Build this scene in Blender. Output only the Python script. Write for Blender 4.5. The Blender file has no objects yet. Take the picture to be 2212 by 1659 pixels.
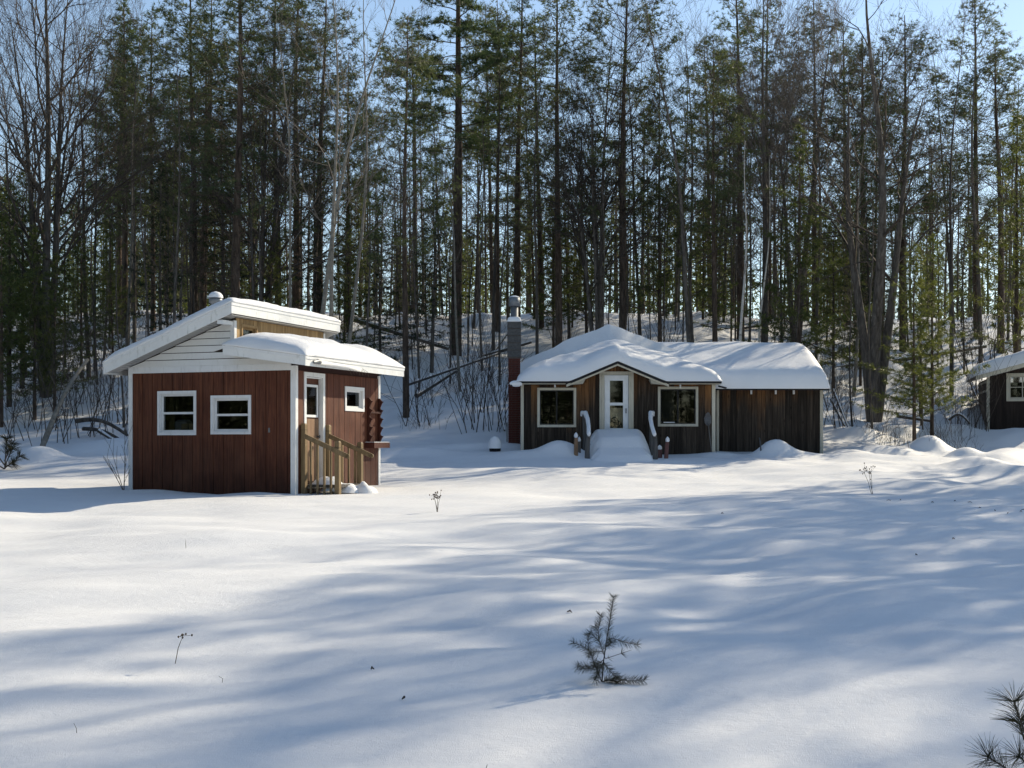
import bpy, math, random
import numpy as np
from mathutils import Vector, Matrix

R = math.radians
scene = bpy.context.scene
COL = scene.collection

# ------------------------------------------------------------------ camera, sky, sun, exposure
EYE = 1.03
cam_d = bpy.data.cameras.new('camera'); cam = bpy.data.objects.new('camera', cam_d); COL.objects.link(cam)
cam.location = (0, 0, EYE); cam.rotation_euler = (R(90), 0, 0)
cam_d.sensor_width = 36.0; cam_d.lens = 36.0 * 2700 / 2212
cam_d.shift_y = 0.0567
cam_d.clip_start = 0.1; cam_d.clip_end = 3000
scene.camera = cam

SUN_AZ, SUN_EL = R(47), R(29.5)          # clockwise from straight ahead (+Y)
SUN = Vector((math.sin(SUN_AZ) * math.cos(SUN_EL), math.cos(SUN_AZ) * math.cos(SUN_EL), math.sin(SUN_EL)))
world = bpy.data.worlds.new('World'); scene.world = world; world.use_nodes = True
wn = world.node_tree.nodes; wl = world.node_tree.links
bg = wn['Background']
sky = wn.new('ShaderNodeTexSky'); sky.sky_type = 'NISHITA'; sky.sun_disc = False
sky.sun_elevation = SUN_EL; sky.sun_rotation = SUN_AZ
sky.air_density = 1.0; sky.dust_density = 0.15; sky.ozone_density = 2.4; sky.altitude = 300
wl.new(sky.outputs['Color'], bg.inputs['Color'])
bg.inputs['Strength'].default_value = 0.14
sl = bpy.data.lights.new('sun', 'SUN'); sl.energy = 4.4; sl.angle = R(0.53); sl.color = (1.0, 0.94, 0.81)
so = bpy.data.objects.new('sun', sl); COL.objects.link(so); so.location = (40, 50, 60)
so.rotation_euler = SUN.to_track_quat('Z', 'Y').to_euler()
vs = scene.view_settings
vs.view_transform = 'Standard'; vs.look = 'None'; vs.exposure = 0.46; vs.gamma = 1.0; vs.use_curve_mapping = False
vs.use_white_balance = True; vs.white_balance_temperature = 7500; vs.white_balance_tint = 10     # camera balanced for the blue of open shade
scene.cycles.max_bounces = 4; scene.cycles.diffuse_bounces = 2; scene.cycles.transmission_bounces = 2; scene.cycles.transparent_max_bounces = 8
scene.cycles.use_adaptive_sampling = True; scene.cycles.adaptive_threshold = 0.02; scene.cycles.caustics_reflective = False; scene.cycles.caustics_refractive = False

# ------------------------------------------------------------------ mesh helpers
class MB:
    """collects vertices and faces for one mesh"""
    def __init__(s): s.v = []; s.n = 0; s.q = []; s.t = []; s.p = []
    def add(s, v, quads=None, tris=None, polys=None):
        v = np.asarray(v, dtype=np.float32).reshape(-1, 3); o = s.n
        s.v.append(v); s.n += len(v)
        if quads is not None and len(quads): s.q.append(np.asarray(quads, dtype=np.int32).reshape(-1, 4) + o)
        if tris is not None and len(tris): s.t.append(np.asarray(tris, dtype=np.int32).reshape(-1, 3) + o)
        if polys: s.p += [[i + o for i in p] for p in polys]
        return s
    def box(s, x0, x1, y0, y1, z0, z1):
        v = [(x, y, z) for z in (z0, z1) for y in (y0, y1) for x in (x0, x1)]
        return s.add(v, [(0,2,3,1),(4,5,7,6),(0,1,5,4),(2,6,7,3),(0,4,6,2),(1,3,7,5)])
    def hexa(s, pts):     # 8 points, order as box
        return s.add(pts, [(0,2,3,1),(4,5,7,6),(0,1,5,4),(2,6,7,3),(0,4,6,2),(1,3,7,5)])
    def beam(s, a, b, w, h, up=(0,0,1)):
        a = Vector(a); b = Vector(b); d = (b - a).normalized(); side = d.cross(Vector(up)).normalized(); u = side.cross(d)
        pts = []
        for zz in (-h/2, h/2):
            for e in (a, b):
                for ww in (-w/2, w/2): pts.append(tuple(e + side*ww + u*zz))
        return s.hexa(pts)
    def tube(s, pts, rad, n=8, cap=True):
        pts = np.asarray(pts, dtype=np.float64); m = len(pts); rad = np.broadcast_to(np.asarray(rad, float), (m,))
        t = np.gradient(pts, axis=0); t /= np.linalg.norm(t, axis=1, keepdims=True) + 1e-9
        ref = np.array([0.0, 1.0, 0.0]) if abs(t[0][1]) < 0.85 else np.array([1.0, 0, 0])
        u = np.cross(t, ref); u /= np.linalg.norm(u, axis=1, keepdims=True) + 1e-9; w = np.cross(t, u)
        a = np.linspace(0, 2*np.pi, n, endpoint=False)
        v = pts[:, None] + rad[:, None, None]*(np.cos(a)[None, :, None]*u[:, None] + np.sin(a)[None, :, None]*w[:, None])
        i = np.arange(m-1)[:, None]*n; j = np.arange(n)[None]; k = (j+1) % n
        q = np.stack([i+j, i+k, i+n+k, i+n+j], -1).reshape(-1, 4)
        return s.add(v.reshape(-1, 3), q, polys=[list(range(n)), list(range((m-1)*n, m*n))] if cap else None)
    def segs(s, A, B, ra, rb, n=3):
        """many thin tapered twigs at once"""
        A = np.asarray(A, float).reshape(-1, 3); B = np.asarray(B, float).reshape(-1, 3); m = len(A)
        if m == 0: return s
        ra = np.broadcast_to(np.asarray(ra, float), (m,)); rb = np.broadcast_to(np.asarray(rb, float), (m,))
        t = B-A; t /= np.linalg.norm(t, axis=1, keepdims=True)+1e-9
        ref = np.where(np.abs(t[:, 2:3]) > 0.9, np.array([[1.0, 0, 0]]), np.array([[0, 0, 1.0]]))
        u = np.cross(t, ref); u /= np.linalg.norm(u, axis=1, keepdims=True)+1e-9; w = np.cross(t, u)
        a = np.linspace(0, 2*np.pi, n, endpoint=False)
        c = np.cos(a)[None, :, None]*u[:, None]+np.sin(a)[None, :, None]*w[:, None]
        v = np.concatenate([A[:, None]+ra[:, None, None]*c, B[:, None]+rb[:, None, None]*c], 1)
        j = np.arange(n); k = (j+1) % n
        f = np.stack([j, k, n+k, n+j], -1)
        q = (np.arange(m)[:, None, None]*(2*n)+f[None]).reshape(-1, 4)
        return s.add(v.reshape(-1, 3), q)
    def tufts(s, C, D, length, width, n, rng, spread=0.9):
        """needle bunches: n thin triangles out of each centre, leaning along D"""
        C = np.asarray(C, float).reshape(-1, 3); m = len(C)
        if m == 0: return s
        D = np.broadcast_to(np.asarray(D, float).reshape(-1, 3), (m, 3))
        d = rng.normal(size=(m, n, 3)); d /= np.linalg.norm(d, axis=2, keepdims=True)
        d = d*spread + D[:, None]*(1-spread*0.5); d /= np.linalg.norm(d, axis=2, keepdims=True)
        p = np.cross(d, rng.normal(size=(m, n, 3))); p /= np.linalg.norm(p, axis=2, keepdims=True)+1e-9
        L = length*rng.uniform(0.65, 1.2, (m, n, 1)); L = L if np.isscalar(length) else L
        base = C[:, None] + d*L*0.08
        v = np.stack([base-p*width/2, base+p*width/2, C[:, None]+d*L], 2).reshape(-1, 3)
        return s.add(v, tris=np.arange(m*n*3).reshape(-1, 3))
    def mesh(s, name, mat=None, smooth=False):
        me = bpy.data.meshes.new(name)
        v = np.concatenate(s.v) if s.v else np.zeros((0, 3), np.float32)
        q = np.concatenate(s.q) if s.q else np.zeros((0, 4), np.int32)
        t = np.concatenate(s.t) if s.t else np.zeros((0, 3), np.int32)
        loops = [q.ravel(), t.ravel()]; tot = [np.full(len(q), 4, np.int32), np.full(len(t), 3, np.int32)]
        for p in s.p: loops.append(np.array(p, np.int32)); tot.append(np.array([len(p)], np.int32))
        loops = np.concatenate(loops).astype(np.int32); tot = np.concatenate(tot).astype(np.int32)
        st = np.concatenate([[0], np.cumsum(tot)[:-1]]).astype(np.int32) if len(tot) else tot
        me.vertices.add(len(v)); me.vertices.foreach_set('co', v.ravel())
        me.loops.add(len(loops)); me.loops.foreach_set('vertex_index', loops)
        me.polygons.add(len(tot)); me.polygons.foreach_set('loop_start', st); me.polygons.foreach_set('loop_total', tot)
        me.polygons.foreach_set('use_smooth', np.full(len(tot), bool(smooth)))
        me.update(calc_edges=True)
        if mat is not None: me.materials.append(mat)
        return me
    def obj(s, name, mat, parent=None, smooth=False, loc=(0,0,0)):
        return link(name, s.mesh(name, mat, smooth), parent, loc)

def link(name, data, parent=None, loc=(0,0,0), rotz=0.0):
    o = bpy.data.objects.new(name, data); COL.objects.link(o)
    o.location = loc; o.rotation_euler = (0, 0, rotz)
    if parent is not None: o.parent = parent
    return o
def tag(o, label=None, cat=None, group=None, kind=None):
    for k, v in (('label', label), ('category', cat), ('group', group), ('kind', kind)):
        if v: o[k] = v
    return o
def thing(name, label, cat, loc=(0,0,0), rotz=0.0, group=None):
    return tag(link(name, None, None, loc, rotz), label, cat, group)

# ------------------------------------------------------------------ materials
class NT:
    def __init__(s, name):
        s.m = bpy.data.materials.new(name); s.m.use_nodes = True
        s.t = s.m.node_tree; s.n = s.t.nodes; s.b = s.n['Principled BSDF']; s.out = s.n['Material Output']
    def node(s, typ, **kw):
        nd = s.n.new(typ)
        for k, v in kw.items():
            if k in nd.inputs.keys(): nd.inputs[k].default_value = v
            else: setattr(nd, k, v)
        return nd
    def link(s, a, b): s.t.links.new(a, b)
    def coords(s, scale=(1,1,1), kind='Object'):
        tc = s.node('ShaderNodeTexCoord'); mp = s.node('ShaderNodeMapping'); mp.inputs['Scale'].default_value = scale
        s.link(tc.outputs[kind], mp.inputs['Vector']); return mp
    def rand(s):
        return s.node('ShaderNodeObjectInfo').outputs['Random']
    def noise(s, vec, scale, detail=4, rough=0.55, dist=0.0, w=None):
        nd = s.node('ShaderNodeTexNoise', Scale=scale, Detail=detail, Roughness=rough, Distortion=dist)
        if w is not None: nd.noise_dimensions = '4D'; s.link(w, nd.inputs['W'])
        s.link(vec.outputs['Vector'], nd.inputs['Vector']); return nd
    def ramp(s, fac, stops):
        r = s.node('ShaderNodeValToRGB'); e = r.color_ramp.elements
        while len(e) < len(stops): e.new(0.5)
        for k, (p, c) in enumerate(stops): e[k].position = p; e[k].color = (*c, 1)
        s.link(fac, r.inputs['Fac']); return r
    def mix(s, fac, a, b, blend='MIX'):
        m = s.node('ShaderNodeMix', data_type='RGBA', blend_type=blend)
        for sock, val in ((m.inputs[0], fac), (m.inputs[6], a), (m.inputs[7], b)):
            if hasattr(val, 'links') or isinstance(val, bpy.types.NodeSocket): s.link(val, sock)
            elif isinstance(val, (int, float)): sock.default_value = val
            else: sock.default_value = (*val, 1)
        return m.outputs[2]
    def math(s, op, a, b=0.0, clamp=False):
        m = s.node('ShaderNodeMath', operation=op); m.use_clamp = clamp
        for i, val in enumerate((a, b)):
            if isinstance(val, bpy.types.NodeSocket): s.link(val, m.inputs[i])
            else: m.inputs[i].default_value = val
        return m.outputs[0]
    def bump(s, h, strength=0.3, dist=0.01):
        b = s.node('ShaderNodeBump', Strength=strength, Distance=dist)
        s.link(h, b.inputs['Height']); s.link(b.outputs['Normal'], s.b.inputs['Normal']); return b
    def set(s, **kw):
        for k, v in kw.items():
            s.b.inputs[k.replace('_', ' ')].default_value = v
        return s
    def color(s, sock): s.link(sock, s.b.inputs['Base Color'])

def m_snow(name='snow', fine=1.0, rough=1.0):
    n = NT(name); c = n.coords()
    a = n.noise(c, 7*fine, 5, 0.6); b = n.noise(c, 160, 2, 0.7); d = n.noise(c, 0.9, 3)
    col = n.ramp(d.outputs['Fac'], [(0.3, (0.79, 0.80, 0.815)), (0.7, (0.84, 0.845, 0.85))])
    n.color(col.outputs['Color']); n.set(Roughness=0.55); n.b.inputs['Specular IOR Level'].default_value = 0.25
    e = n.noise(n.coords((16, 34, 16)), 1.0, 5, 0.7, 0.5); k = n.noise(c, 1.6, 2, 0.5)
    crust = n.math('MULTIPLY', e.outputs['Fac'], n.math('ADD', n.math('MULTIPLY', k.outputs['Fac'], 1.4), -0.25, True))   # crusted in some places, smooth in others
    h = n.math('ADD', n.math('ADD', n.math('MULTIPLY', a.outputs['Fac'], 0.7*rough), n.math('MULTIPLY', b.outputs['Fac'], 0.32)), n.math('MULTIPLY', crust, 0.55))
    n.bump(h, 0.5, 0.022*rough)
    # crystals that glint: a few grains are glossier than the rest
    vo = n.node('ShaderNodeTexVoronoi', Scale=220.0); n.link(c.outputs['Vector'], vo.inputs['Vector'])
    sp = n.ramp(vo.outputs['Color'], [(0.955, (0.55,)*3), (0.97, (0.12,)*3)])
    n.link(sp.outputs['Color'], n.b.inputs['Roughness'])
    return n.m
def m_wood(name, stops, grain=(22, 22, 1.3), rough=0.75, bump=0.5, spec=0.25, weather=None, vary=(0.72, 1.15), splash=False):
    """vertical grain; each board differs a little; weather = (colour, z where fresh wood begins, z where it is fresh)"""
    n = NT(name); c = n.coords(grain); r = n.rand()
    w = n.math('MULTIPLY', r, 37.0)
    a = n.noise(c, 1.0, 6, 0.62, 0.6, w=w)
    col = n.ramp(a.outputs['Fac'], stops).outputs['Color']
    if weather:
        tc = n.node('ShaderNodeTexCoord'); sx = n.node('ShaderNodeSeparateXYZ'); n.link(tc.outputs['Object'], sx.inputs[0])
        big = n.noise(n.coords((2.4, 2.4, 0.8)), 1.0, 4, 0.6, 0.4, w=w)
        hz = n.math('ADD', sx.outputs['Z'], n.math('MULTIPLY', n.math('SUBTRACT', big.outputs['Fac'], 0.5), 1.7))
        hz = n.math('ADD', hz, n.math('MULTIPLY', n.math('SUBTRACT', r, 0.5), 1.3))
        mr = n.node('ShaderNodeMapRange'); n.link(hz, mr.inputs['Value'])
        mr.inputs['From Min'].default_value = weather[1]; mr.inputs['From Max'].default_value = weather[2]
        fresh = n.ramp(a.outputs['Fac'], weather[0]).outputs['Color']
        col = n.mix(mr.outputs['Result'], col, fresh)
        kn = n.node('ShaderNodeTexVoronoi', Scale=1.0); n.link(n.coords((5, 5, 2.2)).outputs['Vector'], kn.inputs['Vector'])
        kr = n.ramp(kn.outputs['Distance'], [(0.06, (0.35, 0.3, 0.28)), (0.14, (1, 1, 1))])
        col = n.mix(0.8, col, kr.outputs['Color'], 'MULTIPLY')
    if splash:                              # water stains creep up from the snow line; pale scuffs low down
        tc = n.node('ShaderNodeTexCoord'); sx = n.node('ShaderNodeSeparateXYZ'); n.link(tc.outputs['Object'], sx.inputs[0])
        st_ = n.noise(n.coords((3.0, 3.0, .5)), 1.0, 5, 0.6); hz = n.math('ADD', sx.outputs['Z'], n.math('MULTIPLY', n.math('SUBTRACT', st_.outputs['Fac'], .5), 1.6))
        mr = n.node('ShaderNodeMapRange'); n.link(hz, mr.inputs['Value']); mr.inputs['From Min'].default_value = .15; mr.inputs['From Max'].default_value = 1.1
        col = n.mix(mr.outputs['Result'], n.mix(1.0, col, (.55, .52, .52), 'MULTIPLY'), col)
        fd = n.noise(n.coords((1.2, 1.2, .9)), 1.0, 4, 0.6); ff_ = n.ramp(fd.outputs['Fac'], [(.45, (0, 0, 0)), (.75, (1, 1, 1))]).outputs['Color']
        col = n.mix(n.math('MULTIPLY', ff_, .35), col, (.20, .085, .05))
        sc_ = n.noise(n.coords((60, 60, 9)), 1.0, 3, 0.7); sf_ = n.ramp(sc_.outputs['Fac'], [(.70, (0, 0, 0)), (.74, (1, 1, 1))]).outputs['Color']
        m2 = n.node('ShaderNodeMapRange'); n.link(sx.outputs['Z'], m2.inputs['Value']); m2.inputs['From Min'].default_value = .7; m2.inputs['From Max'].default_value = 0.0
        col = n.mix(n.math('MULTIPLY', n.math('MULTIPLY', sf_, m2.outputs['Result']), .5), col, (.35, .28, .25))
    v = n.ramp(r, [(0.0, (vary[0],)*3), (1.0, (vary[1], vary[1]*.98, vary[1]*.95))])
    col = n.mix(1.0, col, v.outputs['Color'], 'MULTIPLY')
    n.color(col); n.set(Roughness=rough); n.b.inputs['Specular IOR Level'].default_value = spec
    n.bump(a.outputs['Fac'], bump, 0.006)
    return n.m
def m_plain(name, col, rough=0.6, var=0.12, scale=6.0, bump=0.1, metal=0.0, spec=0.3, dirt=None):
    n = NT(name); c = n.coords()
    a = n.noise(c, scale, 5, 0.6)
    lo = tuple(x*(1-var) for x in col); hi = tuple(min(1, x*(1+var)) for x in col)
    cc = n.ramp(a.outputs['Fac'], [(0.3, lo), (0.7, hi)]).outputs['Color']
    if dirt:
        d = n.noise(n.coords((7, 7, 2)), 2.0, 6, 0.7)
        f = n.ramp(d.outputs['Fac'], [(0.56, (0, 0, 0)), (0.72, (1, 1, 1))]).outputs['Color']
        cc = n.mix(n.math('MULTIPLY', f, 0.55), cc, dirt)
    n.color(cc); n.set(Roughness=rough, Metallic=metal); n.b.inputs['Specular IOR Level'].default_value = spec
    n.bump(a.outputs['Fac'], bump, 0.004)
    return n.m
def m_bark(name, stops, scale=(9, 9, 1.6), bump=0.9):
    n = NT(name); c = n.coords(scale); r = n.rand()
    a = n.noise(c, 1.0, 6, 0.65, 0.8, w=n.math('MULTIPLY', r, 11.0))
    col = n.ramp(a.outputs['Fac'], stops).outputs['Color']
    v = n.ramp(r, [(0, (0.7, 0.7, 0.7)), (1, (1.25, 1.2, 1.15))])
    n.color(n.mix(1.0, col, v.outputs['Color'], 'MULTIPLY')); n.set(Roughness=0.85); n.b.inputs['Specular IOR Level'].default_value = 0.15
    n.bump(a.outputs['Fac'], bump, 0.03)
    return n.m
def m_needle(name, lo, hi, trans=0.35):
    n = NT(name); c = n.coords(); r = n.rand()
    a = n.noise(c, 1.3, 4, 0.7, w=n.math('MULTIPLY', r, 19.0))
    col = n.ramp(a.outputs['Fac'], [(0.32, lo), (0.68, hi)]).outputs['Color']
    v = n.ramp(r, [(0, (0.75, 0.8, 0.85)), (1, (1.25, 1.15, 1.0))])
    col = n.mix(1.0, col, v.outputs['Color'], 'MULTIPLY')
    n.color(col); n.set(Roughness=0.5); n.b.inputs['Specular IOR Level'].default_value = 0.25
    tr = n.node('ShaderNodeBsdfTranslucent'); mx = n.node('ShaderNodeMixShader', Fac=trans)
    n.link(n.mix(1.0, col, (1.45, 1.45, 1.05), 'MULTIPLY'), tr.inputs['Color'])
    n.link(n.b.outputs[0], mx.inputs[1]); n.link(tr.outputs[0], mx.inputs[2]); n.link(mx.outputs[0], n.out.inputs['Surface'])
    return n.m
def m_glass(name, tint=(0.55, 0.58, 0.6)):
    n = NT(name)
    t = n.node('ShaderNodeBsdfTransparent'); t.inputs['Color'].default_value = (*tint, 1)
    g = n.node('ShaderNodeBsdfGlossy', Roughness=0.02); fr = n.node('ShaderNodeLayerWeight', Blend=0.5)
    f = n.math('ADD', n.math('POWER', fr.outputs['Facing'], 5.0), 0.035, True)
    mx = n.node('ShaderNodeMixShader'); n.link(f, mx.inputs['Fac']); n.link(t.outputs[0], mx.inputs[1]); n.link(g.outputs[0], mx.inputs[2])
    n.link(mx.outputs[0], n.out.inputs['Surface'])
    return n.m

M = {}
M['snow'] = m_snow(); M['roof_snow'] = m_snow('roof_snow', 1.3, 1.15)
M['red'] = m_wood('red_stained_siding', [(0.28, (0.034, 0.011, 0.006)), (0.5, (0.098, 0.029, 0.015)), (0.76, (0.190, 0.068, 0.035))], (34, 34, 1.6), 0.6, 0.6, 0.25, vary=(0.9, 1.08), splash=True)
M['red_core'] = m_plain('red_groove', (0.03, 0.01, 0.008), 0.8)
M['barn'] = m_wood('weathered_boards', [(0.28, (0.012, 0.009, 0.007)), (0.5, (0.042, 0.032, 0.025)), (0.76, (0.105, 0.084, 0.067))], (26, 26, 1.2), 0.8, 0.7, 0.15, vary=(.6, 1.3),
                   weather=([(0.28, (0.050, 0.022, 0.010)), (0.52, (0.165, 0.078, 0.032)), (0.76, (0.28, 0.150, 0.07))], 1.95, 3.05))
M['barn_core'] = m_plain('board_backing', (0.018, 0.014, 0.011), 0.9)
M['shed_wood'] = m_wood('shed_boards', [(0.25, (0.018, 0.013, 0.011)), (0.55, (0.048, 0.035, 0.030)), (0.8, (0.085, 0.062, 0.052))], (26, 26, 1.2), 0.8, 0.6, 0.15)
M['cedar'] = m_wood('bare_wood_boards', [(0.2, (0.20, 0.125, 0.06)), (0.55, (0.38, 0.255, 0.13)), (0.85, (0.50, 0.37, 0.21))], (24, 24, 1.4), 0.7, 0.4)
M['lumber'] = m_wood('treated_lumber', [(0.2, (0.12, 0.080, 0.042)), (0.5, (0.235, 0.165, 0.090)), (0.85, (0.36, 0.265, 0.155))], (20, 20, 2.0), 0.7, 0.35)
M['greywood'] = m_wood('grey_driftwood', [(0.2, (0.05, 0.046, 0.042)), (0.5, (0.12, 0.112, 0.105)), (0.85, (0.20, 0.19, 0.18))], (24, 24, 2.0), 0.8, 0.5)
M['paleposts'] = m_wood('peeled_log', [(0.2, (0.13, 0.075, 0.045)), (0.5, (0.26, 0.16, 0.10)), (0.85, (0.36, 0.25, 0.17))], (18, 18, 2.0), 0.75, 0.5)
M['redposts'] = m_wood('reddish_log', [(0.2, (0.10, 0.045, 0.042)), (0.5, (0.18, 0.085, 0.078)), (0.85, (0.26, 0.14, 0.125))], (18, 18, 2.0), 0.75, 0.5)
M['rack'] = m_wood('rack_wood', [(0.2, (0.045, 0.014, 0.010)), (0.6, (0.085, 0.026, 0.018)), (0.85, (0.12, 0.04, 0.026))], (24, 24, 2.0), 0.7, 0.4)
M['white'] = m_plain('white_paint', (0.76, 0.77, 0.77), 0.5, 0.05, 5, 0.08, dirt=(0.42, 0.42, 0.38))
M['vinyl'] = m_plain('white_vinyl', (0.80, 0.80, 0.78), 0.45, 0.03, 3, 0.05, dirt=(0.62, 0.61, 0.56))
M['fascia'] = m_plain('white_metal_fascia', (0.78, 0.79, 0.78), 0.4, 0.05, 4, 0.08, dirt=(0.38, 0.39, 0.34))
M['cream'] = m_wood('weathered_cream_paint', [(0.22, (0.20, 0.18, 0.14)), (0.36, (0.47, 0.44, 0.36)), (0.7, (0.60, 0.565, 0.47))], (16, 16, 2.2), 0.75, 0.4)
M['soffit'] = m_plain('grey_soffit', (0.36, 0.36, 0.35), 0.6, 0.08)
M['dark'] = m_plain('dark_drip_edge', (0.012, 0.012, 0.014), 0.6, 0.2)
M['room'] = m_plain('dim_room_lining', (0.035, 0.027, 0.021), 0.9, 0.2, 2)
M['bark_edge'] = m_plain('black_rubber', (0.012, 0.012, 0.013), 0.5)
M['glass'] = m_glass('window_glass')
M['glass_door'] = m_glass('door_glass', (0.9, 0.9, 0.88))
M['brick'] = m_plain('red_brick', (0.090, 0.031, 0.024), 0.85, 0.4, 14, 0.5, spec=0.15)
M['mortar'] = m_plain('mortar', (0.105, 0.085, 0.075), 0.95, 0.2, 20, 0.4)
M['block'] = m_plain('concrete_block', (0.085, 0.085, 0.085), 0.9, 0.25, 18, 0.5, spec=0.15)
M['galv'] = m_plain('galvanised_metal', (0.20, 0.215, 0.23), 0.5, 0.2, 9, 0.08, metal=0.5)
M['steel'] = m_plain('dull_steel', (0.10, 0.10, 0.105), 0.5, 0.25, 9, 0.1, metal=0.6)
M['card'] = m_plain('cardboard', (0.50, 0.36, 0.19), 0.8, 0.08)
M['paper'] = m_plain('white_carton', (0.6, 0.6, 0.57), 0.8, 0.05)
M['panel'] = m_plain('pale_panelling', (0.52, 0.47, 0.36), 0.8, 0.1)
M['black'] = m_plain('black_vinyl', (0.014, 0.014, 0.015), 0.5, 0.2)
M['bark_pine'] = m_bark('pine_bark', [(0.3, (0.026, 0.019, 0.015)), (0.5, (0.085, 0.063, 0.050)), (0.75, (0.185, 0.140, 0.110))])
M['bark_grey'] = m_bark('grey_bark', [(0.3, (0.032, 0.028, 0.025)), (0.5, (0.095, 0.084, 0.075)), (0.75, (0.20, 0.18, 0.16))])
M['bark_pale'] = m_bark('pale_aspen_bark', [(0.2, (0.06, 0.054, 0.046)), (0.45, (0.19, 0.175, 0.15)), (0.8, (0.33, 0.31, 0.27))], (5, 5, 6))
M['bark_birch'] = m_bark('birch_bark', [(0.32, (0.06, 0.055, 0.05)), (0.42, (0.42, 0.40, 0.37)), (0.8, (0.62, 0.60, 0.56))], (4, 4, 9), 0.4)
M['twig'] = m_bark('twig_bark', [(0.25, (0.034, 0.028, 0.024)), (0.5, (0.080, 0.067, 0.058)), (0.8, (0.15, 0.13, 0.115))], (6, 6, 6), 0.2)
M['twig_pale'] = m_bark('pale_twig_bark', [(0.25, (0.07, 0.06, 0.05)), (0.5, (0.15, 0.13, 0.115)), (0.8, (0.24, 0.22, 0.19))], (6, 6, 6), 0.2)
M['straw'] = m_plain('dry_stalk', (0.10, 0.075, 0.05), 0.85, 0.3)
M['nd_red'] = m_needle('red_pine_needles', (0.040, 0.060, 0.032), (0.112, 0.135, 0.066))
M['nd_white'] = m_needle('white_pine_needles', (0.044, 0.076, 0.040), (0.120, 0.155, 0.068))
M['nd_fir'] = m_needle('fir_needles', (0.016, 0.028, 0.014), (0.044, 0.062, 0.024), 0.2)
M['nd_olive'] = m_needle('young_pine_needles', (0.048, 0.070, 0.024), (0.125, 0.145, 0.050), 0.42)
M['nd_near'] = m_needle('sapling_needles', (0.030, 0.030, 0.014), (0.072, 0.068, 0.030), 0.2)

# ------------------------------------------------------------------ ground
def _hash(i, j, seed):
    h = np.sin(i*127.1+j*311.7+seed*74.7)*43758.5453
    return h-np.floor(h)
def vnoise(x, y, seed=0):
    x = np.asarray(x, float); y = np.asarray(y, float)
    i = np.floor(x); j = np.floor(y); f = x-i; g = y-j; f = f*f*(3-2*f); g = g*g*(3-2*g)
    return ((_hash(i, j, seed)*(1-f)+_hash(i+1, j, seed)*f)*(1-g)+(_hash(i, j+1, seed)*(1-f)+_hash(i+1, j+1, seed)*f)*g)*2-1
def fbm(x, y, seed=0, o=4):
    return sum(vnoise(x*2**k, y*2**k, seed+k*3.3)*0.5**k for k in range(o))
_py = np.array([-300, -20, 0, 6, 12, 20, 25, 28, 32, 36, 40, 44, 50, 56, 62, 68, 80, 120, 900.])
_pz = np.array([-0.8, -.7, -.55, -.5, -.3, -.06, 0, .05, .34, .66, 1.30, 2.15, 3.9, 5.6, 7.1, 8.0, 8.6, 8.2, 8.0])
_ty = np.arange(-300, 900, 0.25); _tz = np.interp(_ty, _py, _pz)
_k = np.exp(-0.5*(np.arange(-14, 15)*0.25/1.3)**2); _k /= _k.sum(); _tz = np.convolve(np.pad(_tz, 14, mode='edge'), _k, 'valid')
MOUNDS = [  # x, y, height, radius x, radius y
    (7.45, 35.6, .38, .50, .45), (7.9, 35.5, .12, .8, .5), (12.75, 38.3, .36, .52, .55), (13.3, 38.2, .16, .8, .5), (13.0, 36.2, .30, .50, .5), (13.7, 36.0, .2, .9, .5),
    (12.5, 33.0, .24, .9, .5), (12.2, 31.0, .26, .9, .5), (14.9, 36.6, .34, 1.1, .8), (11.4, 40.6, .30, .85, .6),
    (12.9, 41.6, .34, .9, .6), (14.6, 42.6, .28, 1.2, .6), (-12.75, 33.6, .36, .70, .6), (-11.5, 36.5, .30, 1.4, .8), (-9.5, 38.5, .35, 1.3, .9),
    (1.45, 35.1, .36, .60, .50), (.4, 35.0, .16, 1.2, .7), (5.9, 35.6, .1, .6, .5), (-3.2, 35.8, .18, 1.6, .6), (-1.0, 37.2, .2, 1.4, .6),
    (16.5, 41.0, .25, 2.0, 1.2), (-7.4, 25.3, .07, .55, .35), (-6.0, 24.9, -.03, .6, .4), (-5.0, 24.35, .05, .5, .3), (-8.3, 25.7, .05, .4, .5), (-3.4, 26.4, .06, .4, .7), (9.9, 36.6, .14, .7, .9), (10.5, 35.0, .12, 1.2, .5), (11.2, 37.5, .14, 1.0, .5)]
def ground(x, y):
    x = np.asarray(x, float); y = np.asarray(y, float)
    lag = 2.4*np.clip((x-9)/6, 0, 1)**2*(3-2*np.clip((x-9)/6, 0, 1)) * np.clip((y-30)/8, 0, 1)
    z = np.interp(y-lag, _ty, _tz)
    near = np.clip((34-y)/10, 0, 1)
    calm = 1-np.exp(-(((x+6)/5.5)**2+((y-26.5)/4.5)**2)**1.5)      # level about the red cabin
    z = z + (0.11*fbm(x/5.2+y/9, y/4.0-x/14, 1, 3) + 0.035*fbm(x/1.7, y/1.1, 5, 2))*calm*(0.45+0.55*np.clip((y-3)/8, 0, 1))
    z = z + 0.09*np.clip((x-3)/7, 0, 1)*fbm(x/2.6+y/5, y/1.7-x/5, 17, 3)*calm       # drifts towards the right
    z = z + 0.014*fbm(x*.9+y*.5, y*2.6-x*1.2, 71, 3)*np.clip((y-2)/6, 0, 1)*np.clip((40-y)/6, 0, 1)      # wind ripples
    hill = np.clip((y-39)/8, 0, 1)
    z = z + hill*(0.34*fbm(x/6, y/6, 9, 3)+0.15*fbm(x/1.5, y/1.5, 12, 3)+0.05*fbm(x*2, y*2, 14, 2))
    for (mx, my, h, rx, ry) in MOUNDS:
        d = ((x-mx)/rx)**2+((y-my)/ry)**2
        z = z + h*np.exp(-d**1.25)
    return z
def gz(x, y): return float(ground(np.array([x]), np.array([y]))[0])

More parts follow.
